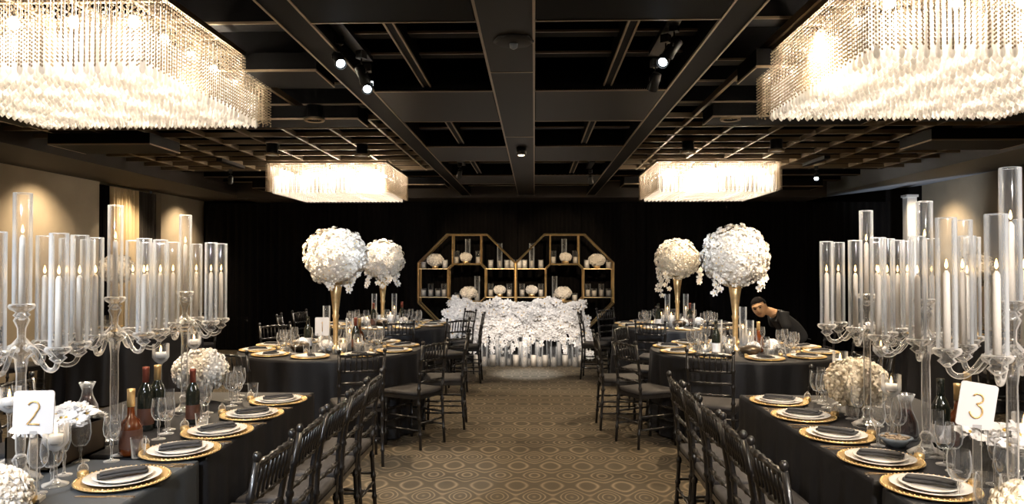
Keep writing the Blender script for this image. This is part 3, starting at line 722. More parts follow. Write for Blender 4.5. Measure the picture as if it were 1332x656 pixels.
# low rose balls on the long tables
def low_ball(lab, x, y, R, seed, hz=.11, m='petal'):
    k = Kind('rose_bowl')
    k.part('bowl', MB().lathe([(.001, 0), (.04, 0), (.055, .03), (.05, hz - .01), (.047, hz - .01), (.05, .03), (.001, .006)], 18, cap=False), M['crystal'])
    k.part('roses', flower_ball(R, 150, .032, [M[m], M['heart']], seed, 'rose', .82, .05), None, loc=(0, 0, hz + R * .5), kind='stuff')
    k.put(lab, 'flower arrangement', (x, y, .75), 0, 'low rose bowls')
low_ball('round bowl of white roses beside the farthest candelabrum, left long table', X(262, 4.3), 4.3, .145, 11)
low_ball('round bowl of cream roses beside the farthest candelabrum, right long table', X(1113, 3.96), 3.96, .152, 12, m='cream')
low_ball('bowl of white roses cut by the left picture edge, beside the number 2 card', X(-8, 2.28), 2.28, .10, 13, .03)
low_ball('bowl of gold-lit roses cut by the right picture edge, beside the number 3 card', X(1338, 2.2), 2.2, .10, 14, .03, 'cream')

# flower troughs
def trough(lab, x0, x1, y0, y1, m, seed):
    k = Kind('flower_trough'); rnd = random.Random(seed); cx_, cy_ = (x0 + x1) / 2, (y0 + y1) / 2; w, l = (x1 - x0) / 2, (y1 - y0) / 2; h = .135
    mb = MB().box(-w, w, -l, l, 0, .01)
    mb.box(-w, -w + .008, -l, l, 0, h).box(w - .008, w, -l, l, 0, h).box(-w, w, -l, -l + .008, 0, h).box(-w, w, l - .008, l, 0, h).box(-w + .008, w - .008, -l + .008, l - .008, h - .04, h - .02)
    k.part('box', mb, M[m])
    fl = MB()
    for i in range(120):
        p = (rnd.uniform(-w, w), rnd.uniform(-l, l), 0); p = (p[0], p[1], h + rnd.uniform(-.01, .02) + .05 * cos(p[0] / w * 1.4) * (.6 + .4 * sin(p[1] * 19)))
        (orchid if rnd.random() < .5 else rose)(fl, p, .034, (rnd.uniform(-.5, .5), rnd.uniform(-.9, .1), 1), 0, **({'hi': 1} if False else {}), rnd=rnd) if False else (orchid(fl, p, .042, (rnd.uniform(-.2, .7), rnd.uniform(-1, -.2), .8), 0, 1, rnd) if rnd.random() < .55 else rose(fl, p, .032, (rnd.uniform(-.4, .4), rnd.uniform(-.4, .4), 1), 0, rnd))
    k.part('blossoms', fl, [M['petalw'], M['heart']], kind='stuff')
    k.put(lab, 'flower box', (cx_, cy_, .75))
trough('long dark bronze box of white orchids behind the number 2 card', -2.08, -1.90, 2.82, 3.19, 'bronze', 21)
trough('long slate grey box of white orchids behind the number 3 card', 1.72, 1.88, 2.42, 3.02, 'slate', 22)

# ------------------------------------------------------------ candelabra
AR = .19
taper = Kind('taper_candle')
tc_ = taper.part('wax', MB().lathe([(.001, 0), (.0125, 0), (.0105, .25), (.004, .262), (.001, .262)], 12, cap=False), M['wax'])
taper.part('wick', MB().lathe([(.0012, .26), (.0012, .272)], 5), M['fix'])
taper.part('flame', MB().lathe([(.001, .268), (.0055, .276), (.0045, .285), (.001, .300)], 8, cap=False), M['flame'])
def smooth(P, n=4):
    out = []
    for i in range(len(P) - 1):
        p0, p1, p2, p3 = P[max(i - 1, 0)], P[i], P[i + 1], P[min(i + 2, len(P) - 1)]
        for k_ in range(n):
            t = k_ / n; out.append(tuple(.5 * (2 * p1[d] + (p2[d] - p0[d]) * t + (2 * p0[d] - 5 * p1[d] + 4 * p2[d] - p3[d]) * t * t + (3 * p1[d] - p0[d] - 3 * p2[d] + p3[d]) * t ** 3) for d in range(len(p1))))
    return out + [tuple(P[-1])]
def candelabrum(px, y, hh, ring, lab, where, rot=0, scale=1):
    x = X(px, y); base = .75; k = Kind('crystal_candelabrum'); hub = .50; ztube = .50; zc = .655
    k.part('base', MB().lathe([(.001, 0), (.068, 0), (.072, .008), (.055, .02), (.03, .035), (.02, .06), (.028, .08), (.016, .1)], 24, wav=lambda a, z: 1 + .06 * cos(12 * a) * (z < .03)), M['crystal'])
    k.part('stem', MB().lathe([(.014, .09), (.017, .12), (.0185, .25), (.017, .4), (.024, hub - .04), (.05, hub - .02), (.05, hub), (.03, hub + .02), (.014, hub + .04), (.015, zc - .08), (.028, zc - .05), (.012, zc - .02)], 12, sm=True), M['crystal'])
    cup = [(.008, -.05), (.03, -.03), (.02, -.02), (.042, -.006), (.046, .004), (.042, .012), (.018, .012), (.018, .002)]
    tube_me = MB().lathe([(.0325, 0), (.0325, .417), (.0318, .42), (.0305, .418)], 32, cap=False).mesh('glass_tube', M['tube'])
    cup_me = MB().lathe(cup, 16, cap=True).mesh('candle_cup', M['crystal'])
    for i in range(6):
        a = rot + i * pi / 3; c, s = cos(a), sin(a)
        prof_ = [(.03, .495), (.055, .503), (.082, .485), (.108, .45), (.135, .427), (.162, .424), (.181, .437), (.19, .462)]
        pts = [(r_ * c, r_ * s, z_) for r_, z_ in smooth(prof_)]
        ar = k.part('arm', MB().tube(pts, .0095, 8), M['crystal'])
        cp = k.part('candle_cup', cup_me, None, loc=(AR * c, AR * s, ztube))
        k.part('glass_tube', tube_me, None, loc=(AR * c, AR * s, ztube + .013))
    k.part('candle_cup', cup_me, None, loc=(0, 0, zc)); k.part('glass_tube', tube_me, None, loc=(0, 0, zc + .013))
    k.put(lab, 'candelabrum', (x, y, base), 0, 'crystal candelabra with glass tubes', (1, 1, scale))
    names = ['right rear', 'rear', 'left rear', 'left front', 'front', 'right front'] if rot > .2 else ['right', 'right rear', 'left rear', 'left', 'left front', 'right front']
    for i in range(6):
        a = rot + i * pi / 3
        o = taper.put('lit taper on %s arm of candelabrum %s' % (names[i], where), 'candle', (x + AR * cos(a), y + AR * sin(a), base + (ztube + .012) * scale), 0, 'taper candles in glass tubes')
    taper.put('lit taper in raised centre tube of candelabrum %s' % where, 'candle', (x, y, base + (zc + .012) * scale), 0, 'taper candles in glass tubes')
candelabrum(241, 3.97, 0, 0, 'crystal candelabrum with glass tubes, farthest of three on the left table', 'farthest on the left table', radians(38))
candelabrum(150, 3.30, 0, 0, 'crystal candelabrum with glass tubes, middle of three on the left table', 'in the middle of the left table', radians(37))
candelabrum(29, 2.71, 0, 0, 'crystal candelabrum with glass tubes, nearest of three on the left table', 'nearest on the left table', radians(42))
candelabrum(1127, 3.75, 0, 0, 'crystal candelabrum with glass tubes, farthest of three on the right table', 'farthest on the right table', radians(-9))
candelabrum(1203, 3.2, 0, 0, 'crystal candelabrum with glass tubes, middle of three on the right table', 'in the middle of the right table', radians(-6))
candelabrum(1315, 2.46, 0, 0, 'crystal candelabrum with glass tubes, nearest of three on the right table', 'nearest on the right table', radians(-14), 1.045)

# ------------------------------------------------------------ settings on the long tables
def setting(x, y, side, where, T, tilt=0, rnd=random):
    """side -1: left table (sitter on its right / aisle side)"""
    z = .7505; s = side
    single('charger_plate', charger_me, 'gold beaded charger plate, %s' % where, 'charger plate', (x, y, z), 0, 'gold chargers on ' + T)
    single('dinner_plate', plate_me, 'ivory dinner plate on gold charger, %s' % where, 'plate', (x, y, z + .0065), 0, 'dinner plates on ' + T)
    single('salad_plate', splate_me, 'small ivory plate stacked on dinner plate, %s' % where, 'plate', (x, y, z + .0125), 0, 'salad plates on ' + T)
    single('napkin', napkin_me, 'folded charcoal napkin on plates, %s' % where, 'napkin', (x, y, z + .030), tilt, 'charcoal napkins on ' + T)
    single('fork', fork_me, 'copper-toned fork beside plates, %s' % where, 'fork', (x - s * .04 , y + .197, z), pi if s > 0 else 0, 'forks on ' + T)
    single('knife', knife_me, 'copper-toned knife beside plates, %s' % where, 'knife', (x - s * .04, y - .185, z), 0 if s > 0 else pi, 'knives on ' + T)
    favour.put('small glass-domed favour jar with gold base, %s' % where, 'favour jar', (x + s * .185, y + .05, z), 0, 'favour jars on ' + T)
    goblet.put('clear water goblet, %s' % where, 'water goblet', (x + s * .245, y - .03 + rnd.uniform(-.02, .02), z), 0, 'water goblets on ' + T)
    wineg.put('clear wine glass, %s' % where, 'wine glass', (x + s * .225, y - .135 + rnd.uniform(-.015, .015), z), 0, 'wine glasses on ' + T)
    flute.put('slim champagne flute, %s' % where, 'champagne flute', (x + s * .275, y + .075, z), 0, 'champagne flutes on ' + T)
pl = ['first place from far end', 'second place from far end', 'third place from far end', 'fourth place from far end', 'place nearest camera']
for i, (px, py) in enumerate(((362, 519), (328, 537), (283, 559), (235, 584), (160, 620))):
    p = at(px, py, z=.77); setting(p.x, p.y, -1, pl[i] + ', left long table', 'the left long table', radians(25 + 8 * (i % 3)), random.Random(i))
for i, (px, py) in enumerate(((1013, 520), (1045, 539), (1088, 564), (1145, 595), (1210, 631))):
    p = at(px, py, z=.77); setting(p.x, p.y, 1, pl[i] + ', right long table', 'the right long table', radians(-32 - 6 * (i % 3)), random.Random(i + 9))

# number cards
def stroke(pts, r=.0022, m='ink'): return MB().tube(pts, r, 6)
def digit(ch):
    P = []
    if ch == '2':
        for k in range(13): a = radians(160 - k * 20); P.append((.019 * cos(a), .022 + .019 * sin(a)))
        P = [q for q in P]; P = P[:11] + [(-.0, -.018), (-.02, -.045)] ; P += [(-.006, -.044), (.022, -.046)]
    if ch == '3':
        for k in range(11): a = radians(150 - k * 24); P.append((.017 * cos(a), .025 + .018 * sin(a)))
        P = P[:9] + [(-.002, .006)]
        for k in range(11): a = radians(80 - k * 25); P.append((.020 * cos(a), -.022 + .024 * sin(a)))
    if ch == '1': P = [(-.008, .03), (.002, .042), (.002, -.045)]
    return P
def number_card(ch, lab, px0, py0, px1, py1, y, rz, tilt=0, S=1, grp=None):
    a = at((px0 + px1) / 2, (py0 + py1) / 2, y=y); W = (px1 - px0) / F * y / 2; H = (py1 - py0) / F * y / 2
    k = Kind('table_number_sign'); base = .75; zc = a.z - base
    out = []
    rr = .18 * W
    for cx_, cz_, a0 in ((W - rr, H - rr, 0), (-W + rr, H - rr, 90), (-W + rr, -H + rr, 180), (W - rr, -H + rr, 270)):
        for q in range(5): t = radians(a0 + q * 22.5); out.append((cx_ + rr * cos(t), cz_ + rr * sin(t)))
    R_ = Matrix.Translation((0, 0, zc)) @ Matrix.Rotation(tilt, 4, 'Y')
    k.part('card', MB().poly(out, 'y', -.003, .003).xf(R_), M['card'])
    s_ = H / .082
    k.part('number', MB().tube([(x * s_, -.0045, z * s_) for x, z in digit(ch)], .0032 * s_, 6).xf(R_), M['ink'], 'gold number ' + ch)
    k.part('stand', MB().box(-.03, .03, -.03, .03, 0, .012).box(-.012, .012, -.004, .004, .012, zc - H + .01), M['crystal'])
    k.put(lab, 'table number', (a.x, a.y, base), rz, grp)
number_card('2', 'white rounded table card with gold number 2 on clear stand', 20, 508, 68, 565, 2.48, .28, radians(2))
number_card('3', 'white rounded table card with gold number 3, leaning right', 1250, 499, 1291, 556, 2.34, -.35, radians(8))
number_card('1', 'small white table card standing before vase, near left round table', 410, 413, 428, 437, 6.75, .1)
number_card('4', 'small white table card standing before vase, near right round table', 926, 413, 948, 438, 6.75, -.1) if False else None

# bottles, carafes, cups etc. on the long tables
def puton(kd, px, y, lab, cat, grp=None, name=None, z=.7505, scale=None, rz=0):
    return kd.put(lab, cat, (X(px, y), y, z), rz, grp, scale, name)
puton(b_whisky, 172, 3.1, 'amber whisky bottle behind the wine glasses, left long table', 'bottle')
puton(b_wine, 191, 3.55, 'dark wine bottle with red foil neck, left long table', 'bottle')
puton(b_champ, 206, 3.62, 'dark champagne bottle with gold neck, left long table', 'bottle')
puton(b_black, 1222, 3.3, 'dark wine bottle behind the number 3 card, right long table', 'bottle')
puton(b_whisky, 1244, 3.35, 'amber whisky bottle behind the number 3 card', 'bottle')
puton(b_champ, 1257, 3.5, 'gold-topped bottle just left of number 3 card', 'bottle')
puton(caraf, 1176, 3.48, 'open glass carafe of dark red wine, right long table', 'carafe', scale=1.05)
puton(caraf, 115, 3.75, 'glass carafe of dark red wine behind the orchid box, left table', 'carafe')
puton(b_wine, 252, 3.7, 'dark bottle half hidden under the white rose bowl, left table', 'bottle', scale=.9)
for kd, px, y, lab in ((stem_t, 210, 3.85, 'tall stemmed glass with floating candle, between left candelabra'), (stem_t, 253, 4.5, 'tallest stemmed candle glass, above the white rose bowl'), (stem_s, 75, 2.66, 'stemmed candle glass just right of the number 2 card'),
                       (stem_m, 14, 2.95, 'stemmed candle glass left of the number 2 card'), (stem_s, 44, 3.2, 'short stemmed candle glass behind the number 2 card'),
                       (stem_t, 1145, 4.25, 'tall stemmed candle glass right of the farthest right candelabrum'), (stem_m, 1158, 3.42, 'medium stemmed candle glass above the cream rose bowl'), (stem_m, 1092, 4.3, 'stemmed candle glass behind the cream rose bowl, at its left'),
                       (stem_s, 1330, 2.95, 'stemmed candle glass at the right picture edge')):
    puton(kd, px, y, lab, 'candle holder', 'stemmed candle glasses')
for kd, nm_, px, y, lab in ((goblet, 'water goblet', 107, 2.98, 'clear goblet in front of the orchid box, left of a pair'), (goblet, 'water goblet', 62, 3.5, 'clear goblet behind the number 2 card, left table'),
                            (tumbler, 'tumbler', 182, 3.05, 'clear tumbler beside the fifth plate stack, left table'), (tumbler, 'tumbler', 264, 3.55, 'clear tumbler beside the third plate stack, left table'),
                            (tumbler, 'tumbler', 330, 4.45, 'clear tumbler beside the far-end plates, left table'), (goblet, 'water goblet', 300, 4.35, 'clear goblet at the far corner of the left table'),
                            (goblet, 'water goblet', 312, 4.48, 'clear goblet beside the far-end setting, left table, rear one'), (goblet, 'water goblet', 1062, 4.4, 'clear goblet at the far corner of the right table'),
                            (goblet, 'water goblet', 1245, 2.6, 'clear goblet in front of the slate box, right table'), (goblet, 'water goblet', 1283, 2.3, 'clear goblet nearest the lower right picture corner'),
                            (tumbler, 'tumbler', 1265, 2.25, 'clear tumbler at the lower right picture corner'), (wineg, 'wine glass', 1312, 2.22, 'clear wine glass before the nearest right candelabrum'),
                            (wineg, 'wine glass', 1140, 3.35, 'clear wine glass before the carafe, right table'), (goblet, 'water goblet', 8, 2.35, 'clear goblet at the lower left picture corner')):
    puton(kd, px, y, lab, nm_, None)
favour.put('small glass-domed favour jar alone on grey cloth below the number 2 card', 'favour jar', (X(43, 2.46), 2.46, .7505), 0)
dish = Kind('snack_bowl'); dish.part('bowl', MB().lathe([(.001, 0), (.035, 0), (.06, .03), (.072, .045), (.069, .045), (.055, .028), (.001, .01)], 24, cap=False), M['ceramic'])
mb = MB(); rnd = random.Random(4)
for i in range(40): a, r = rnd.random() * 6.28, .055 * sqrt(rnd.random()); mb.ball((r * cos(a), r * sin(a), .036 + rnd.random() * .012), .008, 6, 4, (1.3, .8, .7))
dish.part('nuts', mb, M['nuts'], kind='stuff')
dish.put('grey ceramic bowl of nuts beside the carafe, right long table', 'bowl', (X(1163, 3.33), 3.33, .7505))

# ------------------------------------------------------------ round tables
place = ['front place', 'first place right of the front one', 'second place right of the front one', 'third place right of the front one', 'fourth place right of the front one', 'rear place opposite the front',
         'fourth place left of the front one', 'third place left of the front one', 'second place left of the front one', 'first place left of the front one']
pr = {}
for key, (x, y, nm_) in TB.items():
    rnd = random.Random(hash(key) % 1 + ord(key[0]) * 7 + ord(key[1])); z = .7505; T = nm_
    full = key[0] in 'nf'
    N_ = 10 if full else 8
    for i in range(N_):
        a = -pi / 2 + 2 * pi * i / N_; c, s = cos(a), sin(a)
        w_ = (place[i] if full else ['front place', 'front right place', 'right place', 'rear right place', 'rear place', 'rear left place', 'left place', 'front left place'][i]) + ', ' + T
        r = .68; R_ = lambda rad, off: (x + rad * c - off * s, y + rad * s + off * c, z)
        single('charger_plate', charger_me, 'gold charger, ' + w_, 'charger plate', R_(r, 0), 0, 'gold chargers on the ' + T)
        single('dinner_plate', plate_me, 'ivory plate, ' + w_, 'plate', (R_(r, 0)[0], R_(r, 0)[1], z + .0065), 0, 'plates on the ' + T)
        single('napkin', napkin_me, 'dark napkin, ' + w_, 'napkin', (R_(r, 0)[0], R_(r, 0)[1], z + .022), a + .3, 'napkins on the ' + T)
        goblet.put('clear goblet, ' + w_, 'water goblet', R_(.47, .07), 0, 'goblets on the ' + T)
        if full:
            wineg.put('wine glass, ' + w_, 'wine glass', R_(.45, -.03), 0, 'wine glasses on the ' + T)
            tumbler.put('tumbler, ' + w_, 'tumbler', R_(.40, .14), 0, 'tumblers on the ' + T)
            favour.put('favour jar, ' + w_, 'favour jar', R_(.49, -.10), 0, 'favour jars on the ' + T)
g_ = 'candle cylinders on the round tables'
for kd, px, y, lab in ((hc_tall, 425, 6.85, 'tall glass candle cylinder left of the vase, near left round table'), (hc_mid, 455, 6.9, 'tall glass candle cylinder right of the vase, near left round table'), (hc_low, 447, 6.7, 'low glass candle cylinder in front of vase, near left round table'), (hc_low, 466, 6.72, 'low glass candle cylinder at right, near left round table'),
                       (hc_tall, 487, 9.6, 'tall glass candle cylinder left of the vase, far left round table'), (hc_tall, 513, 9.65, 'tall glass candle cylinder right of the vase, far left round table'), (hc_white, 508, 9.5, 'wide white candle cylinder by the vase, far left round table'), (hc_low, 478, 9.5, 'low glass candle cylinder at left, far left round table'),
                       (hc_mid, 934, 6.8, 'glass candle cylinder left of the vase, near right round table'), (hc_tall, 966, 6.8, 'tall glass candle cylinder right of the vase, near right round table'), (hc_mid, 975, 6.75, 'glass candle cylinder farthest right, near right round table'), (hc_low, 948, 6.7, 'low glass candle cylinder in front of vase, near right round table'),
                       (hc_tall, 868, 9.6, 'tall glass candle cylinder left of the vase, far right round table'), (hc_tall, 892, 9.65, 'tall glass candle cylinder right of the vase, far right round table'), (hc_white, 860, 9.55, 'wide white candle cylinder, far right round table'), (hc_white, 873, 9.5, 'wide white candle cylinder nearest the vase, far right round table'), (hc_mid, 900, 9.6, 'medium glass candle cylinder at right, far right round table')):
    puton(kd, px, y, lab, 'candle holder', g_)
for kd, px, y, lab in ((b_wine, 463, 6.85, 'dark wine bottle with red foil, near left round table'), (b_black, 401, 6.95, 'dark bottle at left, near left round table'), (b_whisky, 468, 7.15, 'small amber bottle, near left round table'), (b_wine, 523, 9.7, 'dark wine bottle with red foil, far left round table'),
                       (b_whisky, 986, 6.85, 'amber bottle right of the vase, near right round table'), (b_black, 931, 6.6, 'squat dark bottle before the vase, near right round table'), (b_black, 856, 9.4, 'dark bottle at left, far right round table'), (b_wine, 897, 9.5, 'dark wine bottle with red foil, far right round table'), (b_wine, 486, 9.35, 'dark bottle at left, far left round table')):
    puton(kd, px, y, lab, 'bottle', 'bottles on the round tables')
vot = Kind('votive_candle'); vot.part('glass', MB().lathe([(.001, 0), (.03, 0), (.036, .07)], 16, cap=False), M['tube']); c_ = vot.part('candle', MB().lathe([(.026, .008), (.028, .04)], 14), M['waxw']); vot.part('flame', MB().lathe([(.001, .04), (.008, .05), (.001, .075)], 8, cap=False), M['flame'], to=c_)
for px, y, lab in ((394, 6.9, 'gold-lit votive at left, near left round table'), (440, 6.62, 'small votive before the vase, near left round table'), (917, 6.8, 'gold-lit votive at left, near right round table'), (1003, 6.8, 'small votive at right, near right round table'), (518, 9.4, 'small votive, far left round table'), (848, 9.5, 'gold-lit votive, far right round table')):
    puton(vot, px, y, lab, 'candle', 'votives on the round tables')
tray = Kind('bread_basket'); tray.part('basket', MB().lathe([(.001, 0), (.06, 0), (.09, .05), (.086, .05), (.055, .008)], 20, cap=False), M['bronze'])
mb = MB(); rnd = random.Random(5)
for i in range(6): a = i; mb.ball((.04 * cos(a), .04 * sin(a), .05), .03, 8, 6, (1.2, .9, .7))
tray.part('bread_roll', mb, M['napkin'])
for k_, px, y in (('near left', 390, 6.75), ('near right', 975, 6.55), ('far left', 497, 9.45), ('far right', 883, 9.45)):
    single('dark_serving_dish', MB().lathe([(.001, 0), (.05, 0), (.095, .05), (.09, .07), (.05, .09), (.001, .095)], 20, cap=False).mesh('dark_serving_dish', M['bronze']), 'dark covered dish beside vase, %s round table' % k_, 'dish', (X(px, y), y, .7505), 0, 'dark dishes on the round tables')
lowf = Kind('flower_bowl'); lowf.part('bowl', MB().lathe([(.001, 0), (.035, 0), (.05, .045)], 16, cap=False), M['crystal']); lowf.part('blossoms', flower_ball(.085, 80, .03, [M['petalw'], M['heart']], 61, 'mix', .75, .08), None, loc=(0, 0, .09), kind='stuff')
for key in ('nl', 'nr', 'fl', 'fr'):
    x, y, nm_ = TB[key]
    for a, d in ((195, 'left of the vase'), (275, 'in front of the vase'), (345, 'right of the vase'), (120, 'behind the vase, at its left'), (55, 'behind the vase, at its right')):
        lowf.put('low bowl of white blossoms %s, %s' % (d, nm_), 'flower arrangement', (x + .27 * cos(radians(a)), y + .27 * sin(radians(a)), .7505), 0, 'low flower bowls on the round tables', .68)
# ============================================================ OCTAGON SHELVES
SY = 12.15
def octagon_shelf(cx_, lab):
    k = Kind('octagon_shelf'); H_ = .80; c_ = H_ * math.tan(pi / 8); r = .0125; D = .13
    def bar(mb, p, q, r_=r):
        p, q = Vector(p), Vector(q); mb.tube([p, q], r_, 4, sm=False)
    outer = [(c_, H_), (H_, c_), (H_, -c_), (c_, -H_), (-c_, -H_), (-H_, -c_), (-H_, c_), (-c_, H_)]
    h, ch = .31, .075
    inner = [(h - ch, h), (h, h - ch), (h, -h + ch), (h - ch, -h), (-h + ch, -h), (-h, -h + ch), (-h, h - ch), (-h + ch, h)]
    for nm_, P in (('outer_frame', outer), ('inner_frame', inner)):
        mb = MB()
        for y in (-D, D):
            for i in range(8): a, b_ = P[i], P[(i + 1) % 8]; bar(mb, (a[0], y, a[1]), (b_[0], y, b_[1]), r * 1.25)
        for a in P: bar(mb, (a[0], -D, a[1]), (a[0], D, a[1]))
        k.part(nm_, mb, M['gold'])
    mb = MB()
    for y in (-D, D):
        for s in (-1, 1):
            for t in (-1, 1): bar(mb, (s * (h - ch), y, t * h), (s * (h - ch), y, t * H_))
    k.part('uprights', mb, M['gold'])
    for s in (-1, 1):
        for t in (-1, 1):
            x0, x1 = sorted((s * h, s * H_)); k.part('shelf', MB().box(x0, x1, -D, D, t * (h - ch) - .008, t * (h - ch)), M['gold'])
    for t in (-1, 1): k.part('shelf', MB().box(-(h - ch), h - ch, -D, D, t * h - .008, t * h), M['gold'])
    k.part('stand', MB().box(-c_, -c_ + .03, -D, D, -1.235, -H_).box(c_ - .03, c_, -D, D, -1.235, -H_).box(-c_, c_, -D, D, -1.25, -1.235), M['bronze'])
    k.put(lab, 'shelf', (cx_, SY, 1.25), 0, 'gold octagon shelves')
OC = (X(608, SY), X(734, SY))
octagon_shelf(OC[0], 'left gold octagon display shelf holding candles and flowers'); octagon_shelf(OC[1], 'right gold octagon display shelf holding candles and flowers')
sc_p = hurricane('pillar_candle', .14, .046, .11, .040, 'wax', False); sc_w = hurricane('pillar_candle', .15, .045, .14, .041, 'waxw', False); sc_t = hurricane('glass_candle_cylinder', .42, .045, .13, .036, 'wax', False); sc_m = hurricane('glass_candle_cylinder', .22, .044, .12, .037, 'wax', False)
def sball(R, seed, mm='petal'):
    k = Kind('flower_dome'); k.part('pot', MB().lathe([(.001, 0), (.05, 0), (.055, .06), (.05, .06)], 16, cap=False), M['goldsoft'])
    k.part('blossoms', flower_ball(R, 90, .03, [M[mm], M['heart']], seed, 'rose', .72, .05), None, loc=(0, 0, .06 + R * .62), kind='stuff'); return k
bl = sball(.135, 31); bs = sball(.09, 32)
z1 = 1.25 + .235; z2 = 1.25 - .235; zt = 1.25 + .31; zb = 1.25 - .31
for side, cxo, s in (('left', OC[0], -1), ('right', OC[1], 1)):
    W = '%s octagon shelf' % side
    def P_(kd, dx, z, lab, cat, dy=0): kd.put(lab + ', ' + W, cat, (cxo + s * dx, SY + dy, z + .001), 0, 'decorations on the octagon shelves')
    # outer upper bay
    P_(bl, .54, z1, 'round dome of cream flowers in the outer upper bay', 'flower arrangement'); P_(sc_p, .73, z1, 'pillar candle by the outer edge of the upper bay', 'candle', -.03); P_(sc_w, .37, z1, 'pillar candle at the inner end of the outer upper bay', 'candle', -.03)
    # top bay
    P_(sc_t, -.0, zt, 'tallest clear candle cylinder in the top bay', 'candle holder', .06); P_(bs, .02, zt, 'small white flower dome in the top bay', 'flower arrangement', -.06)
    P_(sc_m, .18, zt, 'clear candle cylinder at the outer end of the top bay', 'candle holder'); P_(sc_m, -.18, zt, 'clear candle cylinder at the inner end of the top bay', 'candle holder')
    # inner upper bay
    P_(sc_t, -.54, z1, 'tall clear candle cylinder in the inner upper bay', 'candle holder'); P_(sc_w, -.39, z1, 'white pillar candle left in the inner upper bay' if s > 0 else 'white pillar candle left of the tall cylinder, inner upper bay', 'candle')
    if True:
        P_(sc_w, -.66, z1, 'white pillar candle beside the tall cylinder toward the join, inner upper bay', 'candle'); P_(sc_w, -.75, z1, 'white pillar candle nearest the join, inner upper bay', 'candle', -.05)
    # outer lower bay
    for q, (dx, kd) in enumerate(((.73, sc_p), (.61, sc_m), (.49, sc_p), (.39, sc_m))): P_(kd, dx, z2, ['outermost', 'second', 'third', 'innermost'][q] + ' candle in the outer lower bay', 'candle', -.02)
    # inner lower bay
    P_(sc_m, -.39, z2, 'candle cylinder beside the open centre, inner lower bay', 'candle holder'); P_(bs, -.54, z2, 'small white flower dome in the inner lower bay', 'flower arrangement'); P_(sc_m, -.70, z2, 'candle cylinder nearest the join, inner lower bay', 'candle holder')
    # centre
    P_(bl, -.02, zb, 'round dome of cream flowers in the open centre', 'flower arrangement'); P_(sc_t, -.16, zb, 'tall clear cylinder in the open centre', 'candle holder', .04); P_(sc_p, .17, zb, 'pillar candle in the open centre', 'candle', -.02)

# ============================================================ HEAD TABLE with flower cascade
TX0, TX1 = X(592, 11.6), X(757, 11.6)
k = Kind('head_table'); k.part('tablecloth', cloth_rect(TX0 + .06, TX1 - .02, 11.45, 11.95, seed=8), M['cloth']); k.part('tabletop', MB().box(TX0 + .1, TX1 - .1, 11.5, 11.9, .71, .74), M['bronze'])
k.put('small head table hidden under a white flower cascade before the octagon shelves', 'table', (0, 0, 0))
k = Kind('flower_cascade'); rnd = random.Random(77)
XA, XB = X(575, 11.35), X(768, 11.35)
lst = []
def lump(x): return 1 + .045 * sin(x * 7) + .03 * sin(x * 17 + 1)
for i in range(950):
    u = rnd.random(); x = XA + (XB - XA) * u
    v = rnd.random() ** .75
    edge_ = min(u, 1 - u)
    topz = (.98 + .05 * sin(x * 9) + .02 * sin(x * 23)) * (1 if edge_ > .06 else .78 + edge_ * 3.6)
    low = .36 + .16 * abs(sin(x * 5.3)) + .1 * sin(x * 11 + 2)
    if edge_ < .1: low = .12
    z = topz - (topz - low) * v
    thin = max(0, (.55 - z)) / .5
    if rnd.random() < thin * .75: continue
    y = 11.36 - .07 * rnd.random() + (.12 if z > .85 else 0) * rnd.random() - .05 * sin(v * pi)
    lst.append(((x, y - .03 * abs(sin(x * 13 + z * 9)), z), rnd.uniform(.048, .07)))
for st in range(26):   # hanging orchid strands at the lower edge
    x = XA + .1 + (XB - XA - .2) * (st + rnd.random() * .6) / 26; zl = .42 - .28 * rnd.random()
    z = .66
    while z > zl: lst.append(((x + rnd.uniform(-.02, .02), 11.27 + .02 * rnd.random(), z), rnd.uniform(.034, .046))); z -= .05
for i in range(260):   # top of the bank of flowers
    x = rnd.uniform(XA + .08, XB - .08); lst.append(((x, rnd.uniform(11.4, 11.75), .85 + .1 * rnd.random() + .03 * sin(x * 9)), rnd.uniform(.05, .07)))
lst.sort(key=lambda q: q[0][1] - q[1])
bmeshes = []
for s_ in range(4):
    m_ = MB(); (orchid(m_, (0, 0, 0), 1, (0, 0, 1), 0, 1, random.Random(s_)) if s_ % 2 else rose(m_, (0, 0, 0), 1, (0, 0, 1), 0, random.Random(s_))); bmeshes.append(m_.mesh('blossom', [M['petalw'], M['heart']]))
big = MB()
root = k.put('white cascade of roses and orchids spilling over the head table', 'flower arrangement', ((XA + XB) / 2, 11.4, 0))
for i, (p, r) in enumerate(lst):
    nr = Vector((rnd.uniform(-.5, .5), -1, rnd.uniform(-.4, .6))) if p[1] < 11.42 else Vector((rnd.uniform(-.4, .4), -.5, 1))
    q = Vector(p) - Vector(((XA + XB) / 2, 11.4, 0))
    if i < 100:
        o = link('blossom', bmeshes[i % 4], root, q); o.scale = (r, r, r); o.rotation_euler = nr.to_track_quat('Z', 'Y').to_euler()
    elif rnd.random() < .5: orchid(big, q, r * 1.05, nr, 0, 1, rnd)
    else: rose(big, q, r, nr, 0, rnd)
link('blossoms', big.mesh('blossoms', [M['petalw'], M['heart']]), root, kind='stuff')
# bank behind the blossoms
bk = MB().box(-.99, .99, .1, .35, .751, .86); link('foam_bank', bk.mesh('foam_bank', M['petalw']), root)
